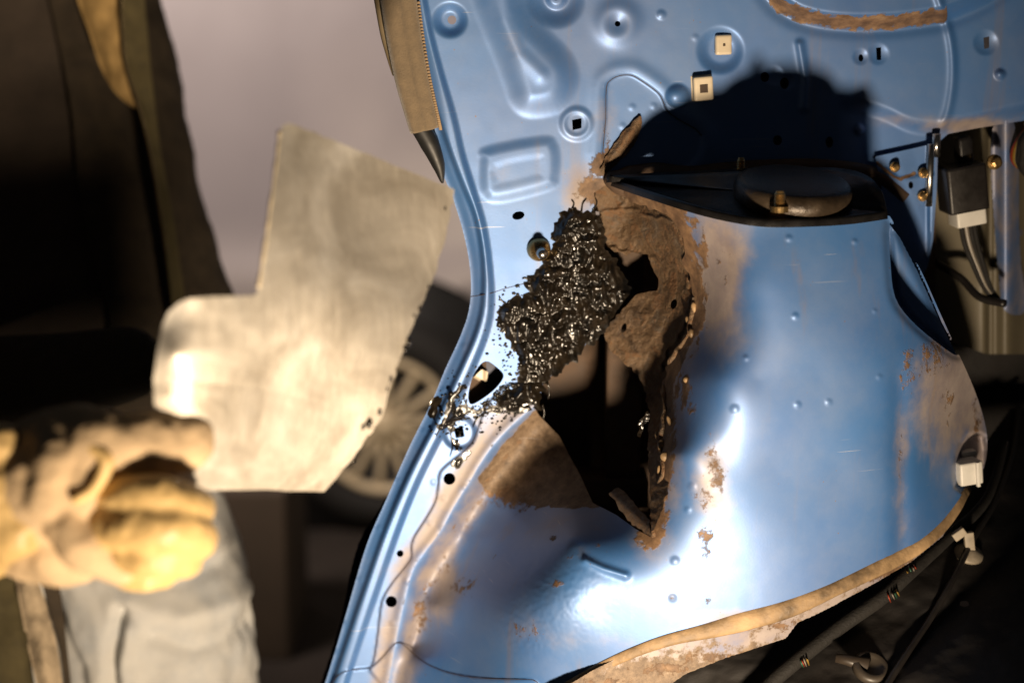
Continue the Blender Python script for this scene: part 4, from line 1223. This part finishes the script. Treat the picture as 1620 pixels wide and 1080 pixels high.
# shirt under the jacket
rings('shirt', [(-160, -310, 205, 1.87, .10), (0, -320, 215, 1.87, .125), (250, -320, 255, 1.85, .13), (460, -320, 300, 1.83, .135), (640, -310, 320, 1.80, .13), (760, -290, 330, 1.78, .12)], M['shirt'], person, 80, .02, 3)
jk = rings('jacket', [(-170, -330, 222, 1.87, .12), (0, -340, 250, 1.87, .145), (140, -340, 288, 1.86, .15), (250, -340, 306, 1.85, .155), (350, -345, 328, 1.84, .158), (460, -345, 368, 1.83, .16), (560, -350, 385, 1.81, .16), (700, -350, 372, 1.79, .155), (735, -345, 362, 1.79, .15)],
           M['jacket'], person, 90, .016, 9, -4.75, .98)


def strip(name, left, right, dl, dr, mat, parent, n=24, k=10, wav=0.0, seed=1, bulge=0.0):
    L = catmull(left, 6); Rr = catmull(right, 6)
    def res(a): return np.stack([np.interp(np.linspace(0, 1, n), np.linspace(0, 1, len(a)), a[:, i]) for i in range(2)], 1)
    L, Rr = res(L), res(Rr)
    dl = [q + PD for q in dl]; dr = [q + PD for q in dr]
    dl = np.interp(np.linspace(0, 1, n), np.linspace(0, 1, len(dl)), dl); dr = np.interp(np.linspace(0, 1, n), np.linspace(0, 1, len(dr)), dr)
    V_, back = [], []
    for i in range(n):
        for j in range(k):
            t_ = j / (k - 1)
            u, v = L[i] * (1 - t_) + Rr[i] * t_
            d = dl[i] * (1 - t_) + dr[i] * t_ - bulge * math.sin(math.pi * t_) + wav * (float(fbm(np.array([t_ * 2.0 + seed]), np.array([i * .35]), 3, seed)[0]) - .5)
            V_.append(W(u, v, d)); back.append(W(u, v, d + .003))
    idx = np.arange(n * k).reshape(n, k)
    Fq = np.stack([idx[:-1, :-1], idx[1:, :-1], idx[1:, 1:], idx[:-1, 1:]], -1).reshape(-1, 4)
    F2 = Fq[:, ::-1] + n * k
    bd = list(idx[:, 0]) + list(idx[-1, 1:]) + list(idx[::-1, -1][1:]) + list(idx[0, ::-1][1:])
    rim = np.array([(bd[i], bd[(i + 1) % len(bd)], bd[(i + 1) % len(bd)] + n * k, bd[i] + n * k) for i in range(len(bd) - 1)])
    return mk(name, np.array(V_ + back), np.concatenate([Fq, F2, rim]), mat, parent)


# open front edge: suede facing, zip, olive placket
strip('facing', [(112, -60), (122, 0), (140, 50), (160, 110), (185, 150), (213, 172)], [(184, -60), (187, 0), (189, 50), (193, 95), (203, 135), (216, 172)], [1.70, 1.695, 1.69, 1.685], [1.69, 1.685, 1.68, 1.68], M['lining'], person, wav=.02, bulge=.01)
strip('placket', [(187, -60), (190, 0), (192, 50), (196, 95), (206, 135), (219, 172), (240, 260), (262, 400), (280, 560)], [(226, -60), (229, 0), (234, 50), (238, 100), (246, 170), (256, 250), (272, 330), (290, 450), (305, 560)],
      [1.684, 1.68, 1.675, 1.672, 1.67, 1.665], [1.70, 1.695, 1.69, 1.685, 1.68, 1.68], M['jacket_olive'], person, 40, wav=.006)
zp = catmull([(188, -60), (191, 0), (193, 50), (197, 95), (207, 135), (219, 170), (240, 258), (262, 398)], 8)
zl = np.concatenate([[0], np.cumsum(np.hypot(*np.diff(zp, axis=0).T))])
teeth = []
for k, s_ in enumerate(np.arange(0, zl[-1], 6.2)):
    u = np.interp(s_, zl, zp[:, 0]); v = np.interp(s_, zl, zp[:, 1])
    teeth.append(boxm(W(u + 1, v, 1.668 + PD), (.0042, .004, .0026), None, .0006, 1))
V_, F_ = join(*teeth); tag(mk('zip_teeth', V_, F_, M['zip'], person), kind='stuff')
# jacket hem hanging open at lower left
strip('jacket_front', [(-90, 760), (-90, 900), (-90, 1000), (-90, 1130)], [(20, 780), (26, 880), (40, 980), (62, 1130)], [1.58, 1.56, 1.55, 1.54], [1.57, 1.56, 1.55, 1.54], M['jacket_olive'], person, wav=.03)
strip('fleece_edge', [(14, 780), (20, 880), (32, 960), (48, 1040), (70, 1130)], [(44, 780), (52, 880), (74, 960), (92, 1030), (104, 1130)], [1.56, 1.55, 1.54, 1.53], [1.565, 1.555, 1.545, 1.535], M['fleece'], person, 40, 12, wav=.018, bulge=.012)
strip('placket', [(46, 780), (55, 870), (76, 960), (94, 1030), (106, 1130)], [(80, 790), (86, 870), (98, 950), (107, 1030), (118, 1130)], [1.57, 1.56, 1.55, 1.545], [1.58, 1.57, 1.56, 1.555], M['jacket'], person, 30, 8, wav=.006)

# jeans: hips and near thigh, with folds, plus the other leg behind
def creases(u, v, front):
    def fold(line, w, h):
        uu = np.full(u.shape, 0.0) + u; vv = np.full(u.shape, float(v))
        q = ldist(uu, vv, line)
        return h * np.exp(-(q / w) ** 2)
    f = fold([(225, 915), (208, 985), (204, 1030), (216, 1120)], 9, -.016) + fold([(238, 940), (228, 1000), (236, 1060), (262, 1130)], 12, .012)
    f += fold([(250, 860), (300, 880), (370, 870)], 14, -.008) + fold([(240, 900), (300, 930), (390, 925)], 16, .008) + fold([(270, 960), (330, 985), (400, 975)], 12, -.007) + fold([(110, 940), (150, 1010), (160, 1090)], 14, -.010)
    return np.where(front, f, 0.0)


jeans = rings('jeans', [(690, -200, 318, 1.80, .125), (770, -200, 345, 1.79, .13), (850, 40, 372, 1.76, .115), (930, 80, 390, 1.74, .105), (1010, 90, 402, 1.73, .10), (1100, 95, 408, 1.73, .095), (1250, 110, 400, 1.74, .085), (1500, 130, 385, 1.78, .07), (1800, 150, 380, 1.9, .065)], M['denim'], person, 220, .020, 23, fs=.8, extra=creases)
rings('jeans_leg', [(760, -230, 120, 1.82, .12), (900, -230, 130, 1.80, .115), (1060, -220, 120, 1.80, .10), (1300, -200, 90, 1.80, .085), (1700, -170, 60, 1.9, .07)], M['denim'], person, 64, .03, 29, fs=.8)


# glove: two remeshed, continuous leather volumes (back of hand with thumb; curled fingers)
def capsule(p, r, n=20):
    """tapered chain through world points"""
    P = catmull(p, 5); rr = np.interp(np.linspace(0, 1, len(P)), np.linspace(0, 1, len(r)), r)
    t0 = nrm(P[0] - P[1]); t1 = nrm(P[-1] - P[-2])
    Q, RR = [], []
    for a in (1.0, .92, .7, .38): Q.append(P[0] + t0 * rr[0] * a); RR.append(rr[0] * math.sqrt(max(0.003, 1 - a * a)))
    Q += list(P); RR += list(rr)
    for a in (.38, .7, .92, 1.0): Q.append(P[-1] + t1 * rr[-1] * a); RR.append(rr[-1] * math.sqrt(max(0.003, 1 - a * a)))
    V_, F_ = [], []
    Q = np.array(Q); T = np.gradient(Q, axis=0)
    for i in range(len(Q)):
        x, y, a_ = frame(T[i], (0.1, -1, .3))
        for k in range(n):
            th = 2 * math.pi * k / n
            V_.append(Q[i] + RR[i] * (math.cos(th) * x + math.sin(th) * y))
    for j in range(len(Q) - 1):
        for i in range(n): F_.append((j * n + i, j * n + (i + 1) % n, (j + 1) * n + (i + 1) % n, (j + 1) * n + i))
    F_.append(tuple(range(n))[::-1]); F_.append(tuple((len(Q) - 1) * n + i for i in range(n)))
    return V_, F_


def blob(name, chains, mat, parent, voxel=.0022, smooth=6, wr=.0035):
    V_, F_ = join(*[capsule([W(q[0], q[1], q[2] + HD) for q in c], [x * (.92 + HD) / .92 for x in r]) for c, r in chains])
    o = mk(name, V_, F_, mat, parent)
    m_ = o.modifiers.new('remesh', 'REMESH'); m_.mode = 'VOXEL'; m_.voxel_size = voxel; m_.use_smooth_shade = True
    m_ = o.modifiers.new('smooth', 'SMOOTH'); m_.factor = .5; m_.iterations = smooth
    tx = bpy.data.textures.new(name, 'CLOUDS'); tx.noise_scale = .017; tx.noise_depth = 2
    m_ = o.modifiers.new('wrinkle', 'DISPLACE'); m_.texture = tx; m_.strength = wr; m_.mid_level = .5; m_.texture_coords = 'LOCAL'
    return o


HD = .135      # reach of the hand
glove = blob('glove', [
    ([(20, 790, .93), (75, 770, .925), (130, 765, .92)], [.034, .036, .030]),                      # back of the hand
    ([(40, 850, .94), (100, 860, .935), (160, 855, .93)], [.024, .026, .020]),
    ([(60, 710, .925), (110, 690, .915), (160, 695, .905)], [.020, .019, .018]),                    # thumb root
    ([(150, 700, .905), (205, 705, .915), (255, 700, .934), (292, 697, .942)], [.0195, .0205, .0210, .0185]),   # thumb
    ([(60, 690, .925), (90, 720, .90), (70, 790, .895)], [.014, .015, .013]),
    ([(85, 800, .905), (130, 860, .90), (190, 900, .91)], [.012, .014, .010]),                       # lower fold of suede
], M['suede'], person, .0022, 4, .004)
fingers = blob('glove_fingers', [
    ([(120, 780, .930), (180, 790, .905), (240, 789, .895), (284, 797, .905), (302, 806, .935), (290, 812, .960)], [.0140, .0138, .0150, .0132, .0140, .0120]),   # index
    ([(125, 822, .930), (185, 833, .900), (244, 833, .890), (290, 842, .900), (306, 850, .930), (292, 854, .955)], [.0140, .0138, .0150, .0130, .0138, .0115]),   # middle
    ([(140, 858, .935), (196, 872, .908), (246, 876, .900), (280, 880, .912), (290, 884, .938)], [.0130, .0128, .0138, .0122, .0118]),                          # ring
    ([(160, 885, .945), (205, 902, .922), (238, 906, .920), (258, 902, .940)], [.0105, .0108, .0105, .0095]),                                                  # little
    ([(140, 770, .935), (140, 810, .935), (150, 860, .94)], [.018, .019, .016]),
], M['leather'], person, .002, 7, .005)
blob('glove_seam', [([(118, 668, .905), (138, 700, .890), (168, 728, .886), (150, 770, .888), (120, 790, .885)], [.003, .0042, .0045, .004, .003])], M['leather'], person, .0015, 2, .001)
blob('glove_cuff', [
    ([(-90, 800, .95), (-40, 795, .94), (20, 785, .93)], [.050, .047, .040]),
    ([(-60, 700, .93), (0, 705, .91), (18, 735, .905)], [.012, .014, .010]),
    ([(-30, 860, .93), (20, 850, .905), (40, 830, .90)], [.014, .014, .009])], M['leather'], person, .003, 6, .008)
# sleeve of the raised arm
sl = [W(-120, -60, 1.98), W(-260, 280, 1.75), W(-320, 620, 1.42), W(-190, 760, 1.17), W(-70, 795, 1.09)]
V_, F_ = capsule(sl, [.085, .075, .068, .056, .048], 28)
mk('sleeve', V_, F_, M['jacket'], person)
# other arm of the jacket, dark in front of the belly
V_, F_ = capsule([W(-330, 520, 1.85), W(-120, 600, 1.78), W(60, 600, 1.74), W(200, 575, 1.75)], [.06, .056, .05, .042], 28)
mk('sleeve', V_, F_, M['jacket'], person)

# ------------------------------------------------------------------ background: van with spoked wheel, carton
VY = 3.68
wc = W(607, 675, 3.76)
van = thing('van', np.array([-.6, VY + .8, 0.0]), 'pale grey van parked behind, its smooth side lit and its wheel in shade', 'van')
# side skin with wheel arch opening: grid in x,z
xs = np.arange(-3.0, 2.4, .03); zs = np.arange(.34, 1.95, .03)
X, Z = np.meshgrid(xs, zs)
Y = VY - .0 + .10 * ((Z - .9) / .9) ** 2 * np.where(Z > .9, 1.2, .5) - .018 * np.exp(-((Z - .62) / .05) ** 2)
rr = np.hypot(X - wc[0], Z - wc[2])
R0 = .37
inside = rr < R0
near = np.abs(rr - R0) < .022
X = np.where(near, wc[0] + (X - wc[0]) / rr * R0, X); Z = np.where(near, wc[2] + (Z - wc[2]) / rr * R0, Z)
P3 = np.stack([X, Y, Z], -1).reshape(-1, 3)
idx = np.arange(X.size).reshape(X.shape)
Fq = np.stack([idx[:-1, :-1], idx[:-1, 1:], idx[1:, 1:], idx[1:, :-1]], -1).reshape(-1, 4)
rv = np.where(near, 0, np.where(inside, -1, 1)).ravel()[Fq].sum(1)
mk('side_panel', P3, Fq[rv > 0], M['van_paint'], van)
V_, F_ = boxm((-.3, VY + 1.0, 1.12), (5.2, 1.5, 1.5), None, .1); mk('body_shell', V_, F_, M['van_paint'], van)
V_, F_ = lathe([(R0, -.02), (R0 + .005, .0), (R0, .25), (.1, .26)], (wc[0], VY + .02, wc[2]), (0, 1, 0), 48); mk('wheel_well', V_, F_, M['rubber'], van)
WO = np.array([wc[0], VY - .02, wc[2]])
wheel = thing('dummy', WO, None, None) if False else None
TR = wc[2]
V_, F_ = lathe([(.165, -.01), (.18, -.03), (TR * .8, -.035), (TR - .02, -.02), (TR - .004, .03), (TR - .004, .14), (TR - .02, .18), (.17, .18)], WO, (0, 1, 0), 64)
ty = mk('tyre', V_, F_, M['tyre'], van)
V_, F_ = lathe([(.145, .0), (.150, -.025), (.163, -.030), (.168, -.022), (.166, .02), (.15, .15), (.145, .15)], WO, (0, 1, 0), 64)
rim = mk('wheel_rim', V_, F_[:-2], M['rim'], van)
for k in range(14):
    a = 2 * math.pi * (k + .3) / 14
    er = np.array([math.cos(a), 0, math.sin(a)]); et = np.array([-math.sin(a), 0, math.cos(a)])
    V_, F_ = boxm(WO + er * .092 + np.array([0, -.012, 0]), (.115, .02, .017), [er, np.array([0, 1.0, 0]), et], .004)
    mk('spoke', V_, F_, M['rim'], rim)
V_, F_ = lathe([(.036, .02), (.040, -.015), (.034, -.028), (.018, -.032), (.001, -.033)], WO, (0, 1, 0), 32); mk('hub', V_, F_, M['rim'], rim)
V_, F_ = lathe([(.14, .10), (.13, .105), (.001, .106)], WO, (0, 1, 0), 32); mk('brake_disc', V_, F_, M['rubber'], rim)

ct = thing('carton', W(390, 925, 3.0) * np.array([1, 1, 0]), 'dark brown carton standing on the floor behind the jeans', 'carton')
c0 = WL[ct.name]
V_, F_ = boxm(c0 + np.array([-.10, .2, .17]), (.34, .30, .34), None, .006); mk('box', V_, F_, M['carton'], ct)
V_, F_ = boxm(c0 + np.array([-.10, .2, .343]), (.345, .155, .006), None, .001); mk('lid_flap', V_, F_, M['carton'], ct)
